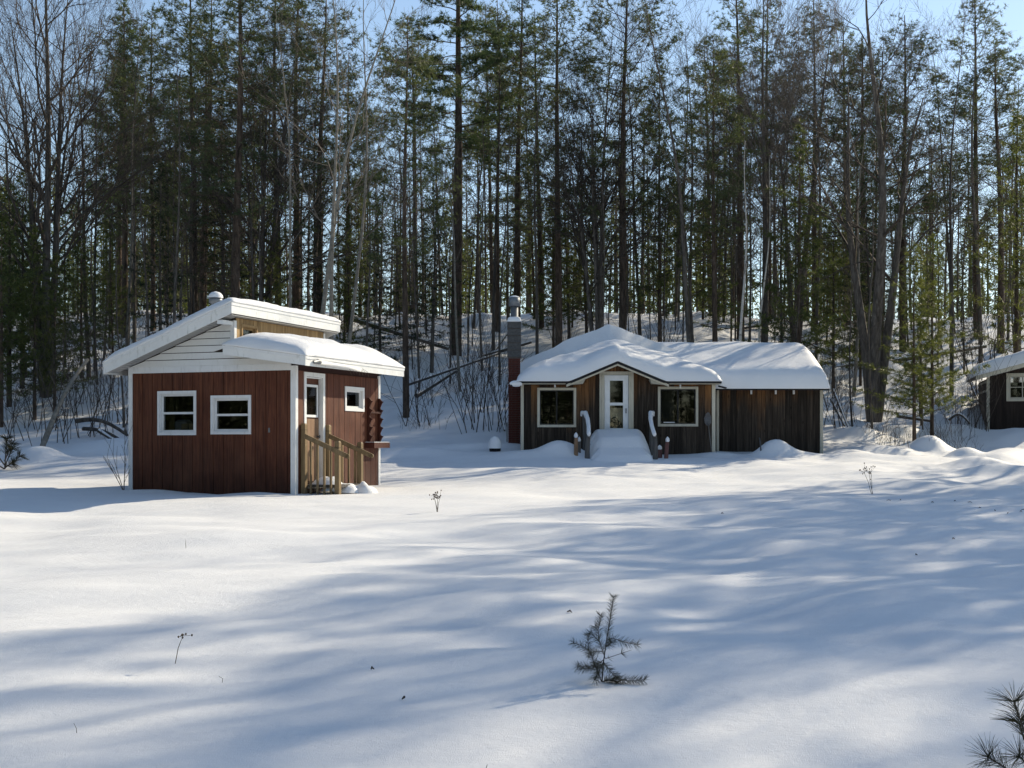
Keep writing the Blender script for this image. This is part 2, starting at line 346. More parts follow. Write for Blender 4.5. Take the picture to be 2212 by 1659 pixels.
def axis(lo, hi, core_lo, core_hi, step, grow):
    a = list(np.arange(core_lo, core_hi, step)); s = step
    while a[-1] < hi: s *= grow; a.append(a[-1]+s)
    s = step
    while a[0] > lo: s *= grow; a.insert(0, a[0]-s)
    return np.array(a)
gx = axis(-420, 420, -15, 17, 0.13, 1.07); gy = axis(-200, 700, 3.5, 46, 0.11, 1.035)
X, Y = np.meshgrid(gx, gy); Z = ground(X, Y)
nx, ny = len(gx), len(gy)
ii = (np.arange(ny-1)[:, None]*nx+np.arange(nx-1)[None]).ravel()
mb = MB(); mb.add(np.stack([X, Y, Z], -1).reshape(-1, 3), np.stack([ii, ii+1, ii+nx+1, ii+nx], -1))
tag(mb.obj('snow_ground', M['snow'], smooth=True), kind='structure')

def px_x(px, y): return (px-1106)/2700*y

# ------------------------------------------------------------------ building helpers
def slab(xs, ys, bottom, top):
    """closed sheet between two height functions over a grid"""
    Xg, Yg = np.meshgrid(xs, ys); T = top(Xg, Yg); B = bottom(Xg, Yg); n, m = len(xs), len(ys)
    v = np.concatenate([np.stack([Xg, Yg, T], -1).reshape(-1, 3), np.stack([Xg, Yg, B], -1).reshape(-1, 3)])
    i = (np.arange(m-1)[:, None]*n+np.arange(n-1)[None]).ravel(); N = n*m
    q = [np.stack([i, i+1, i+n+1, i+n], -1), np.stack([i+N, i+N+n, i+N+n+1, i+N+1], -1)]
    e = np.arange(n-1); q.append(np.stack([e+N, e+N+1, e+1, e], -1)); e2 = e+(m-1)*n; q.append(np.stack([e2, e2+1, e2+N+1, e2+N], -1))
    e = np.arange(m-1)*n; q.append(np.stack([e, e+n, e+n+N, e+N], -1)); e2 = e+n-1; q.append(np.stack([e2+N, e2+n+N, e2+n, e2], -1))
    return MB().add(v, np.concatenate(q))
def edge_round(d, e):
    t = np.clip(d/e, 0, 1); return np.sqrt(np.clip(1-(1-t)**2, 0, 1))

class Face:
    """a wall plane: a along the wall, b outwards, z up -> coordinates of the building"""
    def __init__(s, fn): s.fn = fn
    def put(s, mb):
        out = MB(); out.n = mb.n
        v = np.concatenate(mb.v)
        x, y, z = s.fn(v[:, 0], v[:, 1], v[:, 2]); out.v = [np.stack([x, y, z], -1)]
        out.q = [q[:, ::-1] for q in mb.q]; out.t = [t[:, ::-1] for t in mb.t]; out.p = [p[::-1] for p in mb.p]
        return out
def wall_pieces(mb, a0, a1, z0, z1f, b0, b1, holes):
    """fill [a0,a1] x [z0,z1f(a)] with boxes, leaving the holes (a0,a1,z0,z1) open"""
    cuts = sorted({a0, a1, *[c for h in holes for c in h[:2] if a0 < c < a1]})
    for c0, c1 in zip(cuts, cuts[1:]):
        hs = sorted([h for h in holes if h[0] < (c0+c1)/2 < h[1]], key=lambda h: h[2]); z = z0
        for h in hs+[None]:
            if h is None: t0, t1 = z1f(c0), z1f(c1)
            else: t0 = t1 = h[2]
            if min(t0, t1) > z+1e-3:
                mb.hexa([(c0, b0, z), (c1, b0, z), (c0, b1, z), (c1, b1, z), (c0, b0, t0), (c1, b0, t1), (c0, b1, t0), (c1, b1, t1)])
            if h: z = h[3]
    return mb
def boards(parent, face, a0, a1, z0, z1f, widths, gap, b0, b1, holes, mat, name='board', jit=0.0, rng=random.Random(1), breaks=()):
    a = a0
    while a < a1-0.02:
        e = min(a+widths(), a1)
        if a1-e < 0.05: e = a1
        for br in breaks:                     # let a board end where the roof line breaks
            if a+0.03 < br < e: e = br
        j = rng.uniform(-jit, jit)
        m = wall_pieces(MB(), a+gap/2, e-gap/2, z0+abs(j)*2, z1f, b0, b1+j, holes)
        cols = {round(float(v[0, 0]), 4) for v in m.v}
        if len(cols) == 1 and len(m.v) > 1:
            for v in m.v: face.put(MB().hexa(v)).obj(name, mat, parent)
        elif m.n: face.put(m).obj(name, mat, parent)
        a = e
def rect_frame(a0, a1, z0, z1, w, b0, b1):
    m = MB(); m.box(a0, a1, b0, b1, z1-w, z1); m.box(a0, a1, b0, b1, z0, z0+w)
    m.box(a0, a0+w, b0, b1, z0+w, z1-w); m.box(a1-w, a1, b0, b1, z0+w, z1-w); return m

def hung_window(parent, face, a0, a1, z0, z1, fw=.055, rail=True, depth=.09, mat='white', glass='glass'):
    """outer casing, inner sash, meeting rail and two panes"""
    win = face.put(rect_frame(a0, a1, z0, z1, fw, -0.02, .035)).obj('window', M[mat], parent)
    i0, i1, j0, j1 = a0+fw, a1-fw, z0+fw, z1-fw
    s = MB()
    for m_ in (rect_frame(i0-.004, i1+.004, j0-.004, j1+.004, .02, -depth, .012), rect_frame(i0+.016, i1-.016, j0+.016, j1-.016, .034, -depth-.01, -.03)):
        s.add(np.concatenate(m_.v), np.concatenate(m_.q))
    face.put(s).obj('sash', M[mat], win)
    mid = (j0+j1)/2
    if rail:
        face.put(MB().box(i0+.05, i1-.05, -depth-.012, -.026, mid-.022, mid+.022)).obj('meeting_rail', M[mat], win)
        zs = [(j0+.05, mid-.022, -.06), (mid+.022, j1-.05, -.045)]
    else: zs = [(j0+.05, j1-.05, -.05)]
    for q0, q1, b in zs:
        face.put(MB().box(i0+.05, i1-.05, b-.004, b, q0, q1)).obj('pane', M[glass], win)
    return win

# ------------------------------------------------------------------ red cabin
W, L = 3.89, 3.68
red = thing('red_cabin', 'small red-brown cabin with stepped snowy white roofs and two front windows', 'cabin', (-7.90, 25.85, 0), R(-20.3))
front = Face(lambda a, b, z: (a, -b, z)); right = Face(lambda a, b, z: (W+b, a, z))
F_HOLES = [(.70, 1.62, 1.175, 2.065), (1.975, 2.90, 1.19, 1.96)]
R_HOLES = [(.345, 1.125, .22, 2.36), (2.03, 2.90, 1.70, 2.20)]
top = lambda a: 2.44
core = MB()
for fc, ln, hl in ((front, W, F_HOLES), (right, L, R_HOLES)):
    m = fc.put(wall_pieces(MB(), 0.0, ln, -.4, lambda a: 2.56, -.07, -.004, hl)); core.add(np.concatenate(m.v), np.concatenate(m.q))
core.box(0, .06, .07, L, -.4, 2.65); core.box(.06, W-.07, L-.06, L, -.4, 2.56); core.box(W-.07, W-.004, 0, L, 2.56, 2.63)
core.hexa([(0, L-.06, 2.56), (2.5, L-.06, 2.56), (0, L, 2.56), (2.5, L, 2.56), (0, L-.06, 2.68), (2.5, L-.06, 3.61), (0, L, 2.68), (2.5, L, 3.61)]); core.hexa([(2.5, L-.06, 2.56), (W-.07, L-.06, 2.56), (2.5, L, 2.56), (W-.07, L, 2.56), (2.5, L-.06, 2.85), (W-.07, L-.06, 2.65), (2.5, L, 2.85), (W-.07, L, 2.65)])
core.obj('wall', M['red_core'], red)
rr = random.Random(4)
boards(red, front, 0.075, W-.085, -.4, top, lambda: .2435, .011, -.003, .016, F_HOLES, M['red'], 'siding_board', .002, rr)
boards(red, right, 0.07, L-.07, -.4, top, lambda: .2435, .011, -.003, .016, R_HOLES, M['red'], 'siding_board', .002, rr)
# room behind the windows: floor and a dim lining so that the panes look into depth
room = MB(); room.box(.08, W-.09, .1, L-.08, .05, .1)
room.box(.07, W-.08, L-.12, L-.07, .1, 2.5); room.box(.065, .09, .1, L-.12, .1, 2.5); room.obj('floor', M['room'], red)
hung_window(red, front, .695, 1.626, 1.17, 2.07); hung_window(red, front, 1.97, 2.906, 1.185, 1.965)
hung_window(red, right, 2.025, 2.908, 1.69, 2.21, .06, False, .12)
# corner boards and frieze
for m in (MB().box(-.02, .075, -.028, .02, -.4, 2.57), MB().box(W-.085, W+.028, -.03, .068, -.4, 2.53), MB().box(W-.02, W+.028, L-.07, L+.02, -.4, 2.5)):
    m.obj('corner_board', M['white'], red)
MB().box(.076, W-.086, -.026, .004, 2.443, 2.57).obj('frieze_board', M['white'], red)
UZ = lambda x: 2.638 + (x+.353)*.3728          # top of the upper roof
LZ = lambda x: 2.94 - (x-2.50)*.138             # top of the lower roof
# gable filled with lap siding, one object per course
z = 2.572; k = 0
while z < 3.5:
    z1 = z+.137
    x0 = max(.0, (z+.205-2.638)/.3728-.353); x0b = max(.0, (min(z1, 3.6)+.205-2.638)/.3728-.353)
    x1 = 2.47 if z > 2.86 else min(W-.09, 2.47+(2.80-z)/.138*1.0 if z > 2.58 else W-.09)
    x1 = 2.47 if z > 2.90 else W-.09
    if x0b < x1-.05:
        if z > 2.90: zt = lambda x: z1
        m = MB(); c = .03
        zt1 = z1; 
        xr_b = x1; xr_t = x1
        if z <= 2.90:        # cut under the lower roof
            lim = lambda x: LZ(x)-.16
            xr_b = x1 if lim(x1) > z else 2.5+(2.94-.16-z)/.138; xr_b = min(xr_b, x1)
            xr_t = 2.5+(2.94-.16-z1)/.138; xr_t = max(min(xr_t, x1), 2.47)
        m.hexa([(x0, -c, z), (xr_b, -c, z), (x0, .01, z), (xr_b, .01, z), (x0b, -.008, z1-.014), (xr_t, -.008, z1-.014), (x0b, .01, z1-.014), (xr_t, .01, z1-.014)])
        m.obj('lap_siding', M['vinyl'], red)
    z = z1
# solid gable, dark so the lap gaps read as shadow lines, clerestory wall, and its boards
MB().hexa([(0, .012, 2.56), (2.5, .012, 2.56), (0, .06, 2.56), (2.5, .06, 2.56), (0, .012, 2.67), (2.5, .012, 3.60), (0, .06, 2.67), (2.5, .06, 3.60)]).obj('gable_wall', M['room'], red)
MB().hexa([(2.5, .012, 2.45), (W-.1, .012, 2.45), (2.5, .06, 2.45), (W-.1, .06, 2.45), (2.5, .012, 2.84), (W-.1, .012, 2.66), (2.5, .06, 2.84), (W-.1, .06, 2.66)]).obj('gable_wall', M['room'], red)
cl = Face(lambda a, b, z: (2.5+b, a, z))
CL_H = [(.24, .82, 2.95, 3.40)]
cl.put(wall_pieces(MB(), 0.0, L, 2.7, lambda a: 3.56, -.07, -.004, CL_H)).obj('clerestory_wall', M['room'], red)
boards(red, cl, .06, L-.05, 2.80, lambda a: 3.52, lambda: .128, .007, -.003, .014, CL_H, M['cedar'], 'clerestory_board', .003, rr)
hung_window(red, cl, .23, .83, 2.94, 3.41, .045, False, .08, 'cedar')
MB().box(2.43, 2.524, -.026, .058, 2.76, 3.46).obj('corner_board', M['white'], red)
MB().box(2.45, 2.522, L-.05, L+.02, 2.76, 3.50).obj('corner_board', M['white'], red)
# roofs: deck, fascia boards, soffit strips, snow
def shed_roof(x0, x1, y0, y1, zf, th, sn, en, seed, eave_right=True):
    d = MB(); z0, z1 = zf(x0), zf(x1)
    d.hexa([(x0+.02, y0+.02, z0-.10), (x1-.02, y0+.02, z1-.10), (x0+.02, y1-.02, z0-.10), (x1-.02, y1-.02, z1-.10), (x0+.02, y0+.02, z0-.01), (x1-.02, y0+.02, z1-.01), (x0+.02, y1-.02, z0-.01), (x1-.02, y1-.02, z1-.01)])
    rf = d.obj('roof', M['soffit'], red)
    for ya, yb in ((y0, y0+.022), (y1-.022, y1)):
        f = MB(); f.hexa([(x0, ya, z0-th), (x1, ya, z1-th), (x0, yb, z0-th), (x1, yb, z1-th), (x0, ya, z0-.045), (x1, ya, z1-.045), (x0, yb, z0-.045), (x1, yb, z1-.045)])
        f.obj('rake_board', M['fascia'], rf)
        f = MB(); o = -.012 if ya == y0 else 0; p = 0 if ya == y0 else .012
        f.hexa([(x0-.01, ya+o, z0-.055), (x1+.01, ya+o, z1-.055), (x0-.01, yb+p, z0-.055), (x1+.01, yb+p, z1-.055), (x0-.01, ya+o, z0), (x1+.01, ya+o, z1), (x0-.01, yb+p, z0), (x1+.01, yb+p, z1)])
        f.obj('drip_edge', M['white'], rf)
    for xa, xb, zz in ((x0, x0+.022, z0), (x1-.022, x1, z1)):
        MB().box(xa, xb, y0+.023, y1-.023, zz-th, zz-.05).obj('fascia_board', M['fascia'], rf)
        MB().box(xa-.012, xb+.012, y0+.013, y1-.013, zz-.054, zz-.004).obj('drip_edge', M['white'], rf)
    xs = np.linspace(x0-.015, x1+.015, 46); ys = np.linspace(y0-.015, y1+.015, 56)
    def tp(Xg, Yg):
        dd = [np.minimum(Xg-x0+.015, x1+.015-Xg), np.minimum(Yg-y0+.015, y1+.015-Yg)]
        e = edge_round(dd[0], en[0])*edge_round(dd[1], en[1])
        return zf(Xg)+.012+e*(sn*(1+.12*fbm(Xg*1.1, Yg*1.1, seed, 3))+.012*fbm(Xg*6, Yg*6, seed+2, 2))+(.025+.018*fbm(Xg*3, Yg*3, seed+7, 3))*(1-e)
    slab(xs, ys, lambda a, b: zf(a)+.004, tp).obj('roof_snow', M['roof_snow'], rf, smooth=True)
    return rf
up = shed_roof(-.353, 2.70, -.40, 4.08, UZ, .215, .20, (.30, .32), 3)
lo = shed_roof(2.50, 4.347, -.40, 4.02, LZ, .185, .37, (.95, .75), 8)
sl_m = MB().box(0, .19, -.045, .045, -.006, .006).mesh('soffit_strip', M['soffit'])
for i in range(44):
    o = link('soffit_strip', sl_m, up, (2.505, -.34+i*.1, UZ(2.6)-.205)); o.rotation_euler = (0, math.atan(-.3728)*0, 0)
sl_l = MB().box(0, .09, -.19, .19, -.005, .005).mesh('soffit_strip', M['soffit'])
for i in range(29):
    x = -.33+i*.1; o = link('soffit_strip', sl_l, up, (x, -.19, UZ(x+.045)-.20)); o.rotation_euler = (0, -math.atan(.3728), 0)
MB().box(2.36, 2.50, -.385, -.03, UZ(2.4)-.30, UZ(2.4)-.225).obj('lookout_block', M['white'], up)
# loose length of white downspout on the lower fascia
MB().tube([(4.40, .05, 2.585), (4.405, .6, 2.57), (4.40, 1.2, 2.56), (4.40, 1.75, 2.53)], .042, 10).obj('downspout', M['white'], lo, smooth=True)
MB().tube([(4.37, -.12, 2.58), (4.41, -.02, 2.60), (4.41, .06, 2.585)], [.03, .05, .042], 10).obj('downspout_elbow', M['galv'], lo, smooth=True)
m = MB(); rg = np.random.default_rng(5)
for k in range(7): m.tube([(4.38, 1.2+.12*k, 2.56), (4.42, 1.3+.13*k, 2.5), (4.40, 1.38+.13*k, 2.40+.02*(k % 3))], [.004, .004, .002], 4)
m.obj('dead_vine', M['twig_pale'], lo)
# roof vent behind the upper roof
MB().tube([(.34, 2.6, 2.7), (.34, 2.6, 4.12)], .085, 14).obj('vent_pipe', M['galv'], red, smooth=True)
MB().tube([(.34, 2.6, 4.10), (.34, 2.6, 4.16), (.34, 2.6, 4.17), (.34, 2.6, 4.26), (.34, 2.6, 4.30)], [.10, .12, .15, .15, .03], 16).obj('vent_cap', M['galv'], red, smooth=True)
t_ = np.linspace(0, 1, 8); MB().tube(np.stack([np.full(8, .34), np.full(8, 2.6), 4.275+t_*.15], -1), .17*np.sqrt(1-t_**2*.995), 16).obj('vent_snow', M['snow'], red, smooth=True)
# door on the right wall
dr = right.put(MB().box(.40, 1.07, -.115, -.075, .22, 2.31)).obj('door', M['red'], red)
fr = rect_frame(.315, 1.158, .10, 2.425, .085, -.01, .03); fr.box(.385, .405, -.12, -.012, .2, 2.335); fr.box(1.068, 1.088, -.12, -.012, .2, 2.335); fr.box(.405, 1.068, -.12, -.012, 2.315, 2.335)
right.put(fr).obj('door_frame', M['white'], red)
right.put(rect_frame(.46, 1.01, 1.53, 2.19, .05, -.072, -.05)).obj('door_window_frame', M['white'], dr)
right.put(MB().box(.51, .96, -.07, -.062, 1.58, 2.14)).obj('pane', M['glass'], dr)
right.put(MB().box(.41, 1.06, -.074, -.066, .24, 1.50)).obj('kick_panel', M['paleposts'], dr)
right.put(MB().tube([(.99, -.07, 1.14), (.99, -.02, 1.14), (.99, -.005, 1.14)], [.018, .018, .034], 12)).obj('door_handle', M['steel'], dr, smooth=True)
front.put(MB().box(3.30, 3.335, .012, .028, 1.22, 1.31)).obj('outlet_tag', M['galv'], red)

def local(parent, x, y, z):
    c, s = math.cos(parent.rotation_euler.z), math.sin(parent.rotation_euler.z)
    return (parent.location.x+c*x-s*y, parent.location.y+s*x+c*y, parent.location.z+z)
# steps and railing by the red cabin's door
rail = thing('wooden_stair_railing', 'tan lumber stair railing with posts and balusters at the red cabin door', 'railing', local(red, 0, 0, 0), R(-20.3))
for (x, y, zt, zb) in ((3.965, .22, 1.40, -.25), (4.715, .22, 1.05, -.3), (3.945, 1.24, 1.385, -.25), (4.675, 1.24, 1.03, -.3)):
    m = MB(); w = .048; m.box(x-w, x+w, y-w, y+w, zb, zt-.03)
    m.hexa([(x-w, y-w, zt-.03), (x+w, y-w, zt-.03), (x-w, y+w, zt-.03), (x+w, y+w, zt-.03), (x-w*.7, y-w*.7, zt), (x+w*.7, y-w*.7, zt), (x-w*.7, y+w*.7, zt), (x+w*.7, y+w*.7, zt)])
    p = m.obj('post', M['lumber'], rail)
    MB().box(x-w-.002, x+w+.002, y-w-.002, y+w+.002, zt-.135, zt-.125).obj('groove', M['straw'], p)
for y in (.155, 1.175):
    m = MB(); m.beam((4.00, y, 1.155), (4.98, y, .745), .038, .09); m.tube([(4.965, y-.019, .751), (4.965, y+.019, .751)], .045, 12); m.obj('handrail', M['lumber'], rail)
    xs_ = (4.13, 4.28, 4.43, 4.575)
    for x in xs_:
        MB().box(x-.019, x+.019, y+.021, y+.057, -.25, 1.13-(x-4.0)*.418).obj('baluster', M['lumber'], rail)
m = MB(); m.box(3.93, 4.70, .28, 1.18, .14, .19); m.box(4.40, 4.78, .28, 1.18, -.1, -.04); m.obj('tread', M['greywood'], rail)
for (cx, cy, rx, ry, h, z) in ((4.26, .62, .30, .28, .17, .17), (4.42, .45, .17, .14, .10, .06), (4.85, 1.0, .32, .28, .22, -.04), (4.6, .8, .28, .26, .17, .02)):
    xs = np.linspace(-1, 1, 15); ys = np.linspace(-1, 1, 15)
    mm = slab(cx+xs*rx, cy+ys*ry, lambda a, b: np.full_like(a, z), lambda a, b: z+.003+h*np.sqrt(np.clip(1-((a-cx)/rx)**2-((b-cy)/ry)**2, 0, 1))*(1+.25*fbm(a*7, b*7, 4, 2)))
    mm.obj('step_snow', M['snow'], rail, smooth=True)
# notched rack on the right wall
rk = thing('notched_wall_rack', 'dark red wooden rack with hooked notches on the red cabin side wall', 'rack', local(red, 0, 0, 0), R(-20.3))
for y in (3.08, 3.60):
    prof = [(W+.018, .93), (W+.11, .93)]; zz = .99
    while zz < 1.93:
        prof += [(W+.085, zz), (W+.075, zz+.04), (W+.095, zz+.085), (W+.12, zz+.135), (W+.15, zz+.17), (W+.125, zz+.172), (W+.115, zz+.18)]; zz += .192
    prof += [(W+.06, 2.0), (W+.018, 2.0)]
    n_ = len(prof); v = [(p[0], y-.013, p[1]) for p in prof]+[(p[0], y+.013, p[1]) for p in prof]
    MB().add(v, [(i, (i+1) % n_, n_+(i+1) % n_, n_+i) for i in range(n_)], polys=[list(range(n_))[::-1], list(range(n_, 2*n_))]).obj('notched_upright', M['rack'], rk)
MB().box(W+.018, W+.10, 3.09, 3.59, 1.66, 1.70).obj('cross_bar', M['rack'], rk)
MB().box(W+.018, W+.25, 2.95, 3.72, .90, 1.02).obj('base_shelf', M['rack'], rk)
MB().box(W+.02, W+.245, 2.96, 3.71, 1.022, 1.035).obj('shelf_snow', M['snow'], rk)
# boxes seen in the left window
bx = thing('cardboard_box', 'tan cardboard box standing behind the left window of the red cabin', 'box', local(red, 1.22, .42, 1.05), R(-20.3))
m = MB(); m.box(-.17, .17, -.13, .13, 0, .36); m.obj('carton', M['card'], bx); MB().box(-.012, .012, -.134, -.131, .02, .36).obj('tape', M['lumber'], bx)
b2 = thing('white_carton', 'pale printed carton beside the cardboard box in the red cabin window', 'carton', local(red, .94, .52, 1.05), R(-20.3))
m = MB(); m.box(-.14, .14, -.1, .1, 0, .40); m.hexa([(-.14, -.1, .40), (.14, -.1, .40), (-.14, .1, .40), (.14, .1, .40), (-.14, -.02, .45), (.14, -.02, .45), (-.14, .02, .45), (.14, .02, .45)]); m.obj('carton', M['paper'], b2)
MB().box(-.10, .05, -.104, -.101, .14, .17).obj('printed_band', M['steel'], b2)
tb = thing('window_table', 'dark table under the cartons inside the red cabin', 'table', local(red, 1.2, .55, 0), R(-20.3))
MB().box(-.9, 1.2, -.35, .35, 1.0, 1.046).obj('table_top', M['room'], tb)
for (x, y) in ((-.85, -.3), (1.15, -.3), (-.85, .3), (1.15, .3)): MB().box(x-.03, x+.03, y-.03, y+.03, .1, .998).obj('leg', M['room'], tb)

# ------------------------------------------------------------------ dark board cabin
dk = thing('board_cabin', 'low weathered dark board cabin with snow-laden roof, white door and brick chimney', 'cabin', (0.27, 36.0, 0.0))
OX, OY = .27, 36.0
WM = 5.565                                     # main front length; local x from 0
ff = Face(lambda a, b, z: (a, -b, z))
fw = Face(lambda a, b, z: (a, .9-b, z))        # wing front, set back
DM = 2.74                                      # dormer middle
ROOFZ = 2.745
def gable_top(a):                              # underside of the roof along the front wall
    return max(ROOFZ, 3.27-.42*abs(a-DM))
DH = [(.50, 1.535, 1.50, 2.55), (DM-.43, DM+.43, .6, 3.02), (3.975, 5.05, 1.525, 2.585)]
m = ff.put(wall_pieces(MB(), 0, WM, .1, lambda a: gable_top(a)-.02, -.09, -.026, DH)); 
for mm in (MB().box(0, .06, .09, 5.6, .1, 2.9), MB().box(WM-.06, WM, .09, 5.6, .1, 2.9), MB().box(.06, WM-.06, 5.54, 5.6, .1, 2.9)): m.add(np.concatenate(mm.v), np.concatenate(mm.q))
# dormer wall needs its own breaks at the peak and where the rake meets the eave
m.obj('wall', M['barn_core'], dk)
rb = random.Random(11)
kk = (3.27-ROOFZ)/.42
boards(dk, ff, .075, WM-.085, .1, gable_top, lambda: rb.uniform(.16, .25), .008, -.026, 0.0, DH, M['barn'], 'siding_board', .004, rb, breaks=(DM-kk, DM, DM+kk))
room = MB(); room.box(.07, WM-.07, .1, 5.5, .5, .55); room.box(.065, WM-.065, 5.46, 5.53, .55, 2.9); room.obj('floor', M['room'], dk)
def slider(a0, a1, z0, z1, light=False):
    w = ff.put(rect_frame(a0, a1, z0, z1, .072, -.005, .035)).obj('window', M['cream'], dk)
    i0, i1, j0, j1 = a0+.073, a1-.073, z0+.073, z1-.073; mid = (i0+i1)/2
    s = rect_frame(i0, i1, j0, j1, .026, -.075, .012); s.box(mid-.018, mid+.018, -.07, -.012, j0+.026, j1-.026)
    ff.put(s).obj('sash', M['dark'], w)
    ff.put(MB().box(i0+.026, mid-.018, -.052, -.047, j0+.026, j1-.026)).obj('pane', M['glass'], w)
    ff.put(MB().box(mid+.018, i1-.026, -.036, -.031, j0+.026, j1-.026)).obj('pane', M['glass'], w)
    return w
slider(.458, 1.577, 1.457, 2.593)
w2 = slider(3.93, 5.09, 1.48, 2.625)
ff.put(MB().box(4.10, 4.42, -.03, -.02, 1.585, 1.61)).obj('window_sticker', M['white'], w2)
for a, wd in ((.115, .2), (.96, .16)): pass
# pale curtain edge and furniture shapes give the rooms depth
ff.put(MB().box(.62, .95, -.55, -.5, 1.35, 2.5)).obj('curtain', M['barn_core'], dk)
ff.put(MB().box(4.12, 4.47, -.62, -.58, 1.45, 2.55)).obj('curtain', M['greywood'], dk)
for (x0, x1, z1) in ((-.018, .068, 2.70), (WM-.08, WM+.02, 2.72)):
    MB().box(x0, x1, -.03, .05, .1, z1).obj('corner_board', M['cream'], dk)
# white storm door
dr = ff.put(MB().box(DM-.345, DM+.345, -.05, -.044, .62, 2.95)).obj('door', M['white'], dk); bpy.data.objects.remove(dr)
st = rect_frame(DM-.345, DM+.345, .62, 2.955, .155, -.05, -.004); st.box(DM-.19, DM+.19, -.05, -.004, .775, 1.43); st.box(DM-.19, DM+.19, -.048, .002, 2.085, 2.165)
st.box(DM-.19, DM+.19, -.05, -.004, 2.80, 2.801)
dr = ff.put(st).obj('door', M['white'], dk)
ff.put(MB().box(DM-.188, DM+.188, -.030, -.025, 1.43, 2.085)).obj('pane', M['glass_door'], dr)
ff.put(MB().box(DM-.188, DM+.188, -.036, -.031, 2.165, 2.80)).obj('pane', M['glass'], dr)
ff.put(MB().box(DM+.262, DM+.285, -.003, .03, 1.86, 2.0)).obj('door_handle', M['steel'], dr)
f = MB(); f.box(DM-.49, DM-.352, -.004, .032, .5, 3.06); f.box(DM+.352, DM+.49, -.004, .032, .5, 3.06); f.box(DM-.352, DM+.352, -.004, .032, 2.965, 3.06)
f.box(DM-.43, DM-.352, .034, .05, .5, 2.97); f.box(DM+.352, DM+.43, .034, .05, .5, 2.97)
ff.put(f).obj('door_frame', M['cream'], dk)
# inner door: pale panel behind the storm door, and a bag before it
ff.put(MB().box(DM-.40, DM+.40, -.30, -.27, .55, 2.02)).obj('inner_panel', M['panel'], dk)
bag = thing('handled_bag', 'black bag with a hoop handle behind the lower pane of the white door', 'bag', (OX+DM-.02, OY+.17, 1.36))
xs = np.linspace(-.22, .2, 22); 
prof = [(-.20, 0), (.20, 0), (.21, .14), (.16, .26), (.06, .31), (-.10, .31), (-.17, .24), (-.21, .12)]
n_ = len(prof); MB().add([(p[0], -.07, p[1]) for p in prof]+[(p[0], .07, p[1]) for p in prof], [(i, (i+1) % n_, n_+(i+1) % n_, n_+i) for i in range(n_)], polys=[list(range(n_))[::-1], list(range(n_, 2*n_))]).obj('bag_body', M['black'], bag)
a_ = np.linspace(0, math.pi, 10); MB().tube(np.stack([-.03+.09*np.cos(a_), np.zeros(10), .29+.09*np.sin(a_)], -1), .014, 8).obj('handle', M['black'], bag, smooth=True)
MB().box(-.4, .4, -.08, .09, -.05, -.003).obj('shelf_board', M['room'], bag)
# main roof: hip front with a small gable over the door, a higher ridge behind
def smax(a, b, k): h = np.clip(.5+.5*(a-b)/k, 0, 1); return b*(1-h)+a*h+k*h*(1-h)
def smin(a, b, k): return -smax(-a, -b, k)
EX0, EX1, EY0, EY1 = -.12, 5.70, -.42, 5.9
def deck(a, b, k=.02):
    zl = ROOFZ+.035+.365*(a-EX0); zr = ROOFZ+.035+.365*(EX1-a); zf = ROOFZ+.035+.52*(b-EY0)
    main = smin(smin(zl, zr, k), zf, k)
    dorm = np.where(b < 1.6, 3.335-.42*np.abs(a-DM), 0)
    back = np.where(b > 2.2, 4.10-.385*np.abs(a-DM+.05), 0)
    return smax(smax(main, dorm, k), back, k*3 if k > .1 else k)
xs = np.unique(np.concatenate([np.linspace(EX0, EX1, 61), [DM, DM-1.39, DM+1.39]])); ys = np.concatenate([[EY0], np.linspace(EY0+.05, 2.15, 18), np.linspace(2.2, EY1, 14)])
bk = MB(); cs = np.linspace(.0, WM, 15)
for c0, c1 in zip(cs, cs[1:]):
    t0, t1 = float(deck(np.array(c0), np.array(5.57)))-.06, float(deck(np.array(c1), np.array(5.57)))-.06
    bk.hexa([(c0, 5.60, 2.0), (c1, 5.60, 2.0), (c0, 5.66, 2.0), (c1, 5.66, 2.0), (c0, 5.60, t0), (c1, 5.60, t1), (c0, 5.66, t0), (c1, 5.66, t1)])
bk.obj('rear_gable', M['barn_core'], dk)
bk = MB()
for b0, b1, t0, t1 in ((.99, 3.35, 2.60+.41*.54-.07, 3.72), (3.35, 5.6, 3.72, 2.60+.41*.65-.07)):
    bk.hexa([(8.83, b0, 2.3), (8.89, b0, 2.3), (8.83, b1, 2.3), (8.89, b1, 2.3), (8.83, b0, t0), (8.89, b0, t0), (8.83, b1, t1), (8.89, b1, t1)])
bk.obj('wing_gable', M['barn_core'], dk)
rf = slab(xs, ys, lambda a, b: deck(a, b)-.075, lambda a, b: deck(a, b)).obj('roof', M['dark'], dk)
def snow_main(a, b):
    d = np.minimum(np.minimum(a-EX0+.03, EX1+.03-a), b-EY0+.05)
    wob = .05*fbm(a*1.3, b*1.3, 31, 2)
    ex = edge_round(np.minimum(a-EX0+.03, EX1+.03-a), .55)*.75+.25*edge_round(np.minimum(a-EX0+.03, EX1+.03-a), .05); ey = edge_round(b-EY0+.05, .30)*.8+.2*edge_round(b-EY0+.05, .04)
    eb = edge_round(EY1+.05-b, .5)
    return .16*np.exp(-((a-DM)/1.1)**2-((b-.2)/.5)**2)+deck(a, b, .36)-.09+.02+ex*ey*eb*(.43+wob)+.02*fbm(a*3, b*3, 33, 2)*ey*ex
xs = np.linspace(EX0-.03, EX1+.03, 110); ys = np.concatenate([np.linspace(EY0-.05, 2.6, 66), np.linspace(2.65, EY1+.05, 40)])
slab(xs, ys, lambda a, b: deck(a, b)+.004, lambda a, b: np.maximum(snow_main(a, b), deck(a, b)+.012)).obj('roof_snow', M['roof_snow'], rf, smooth=True)
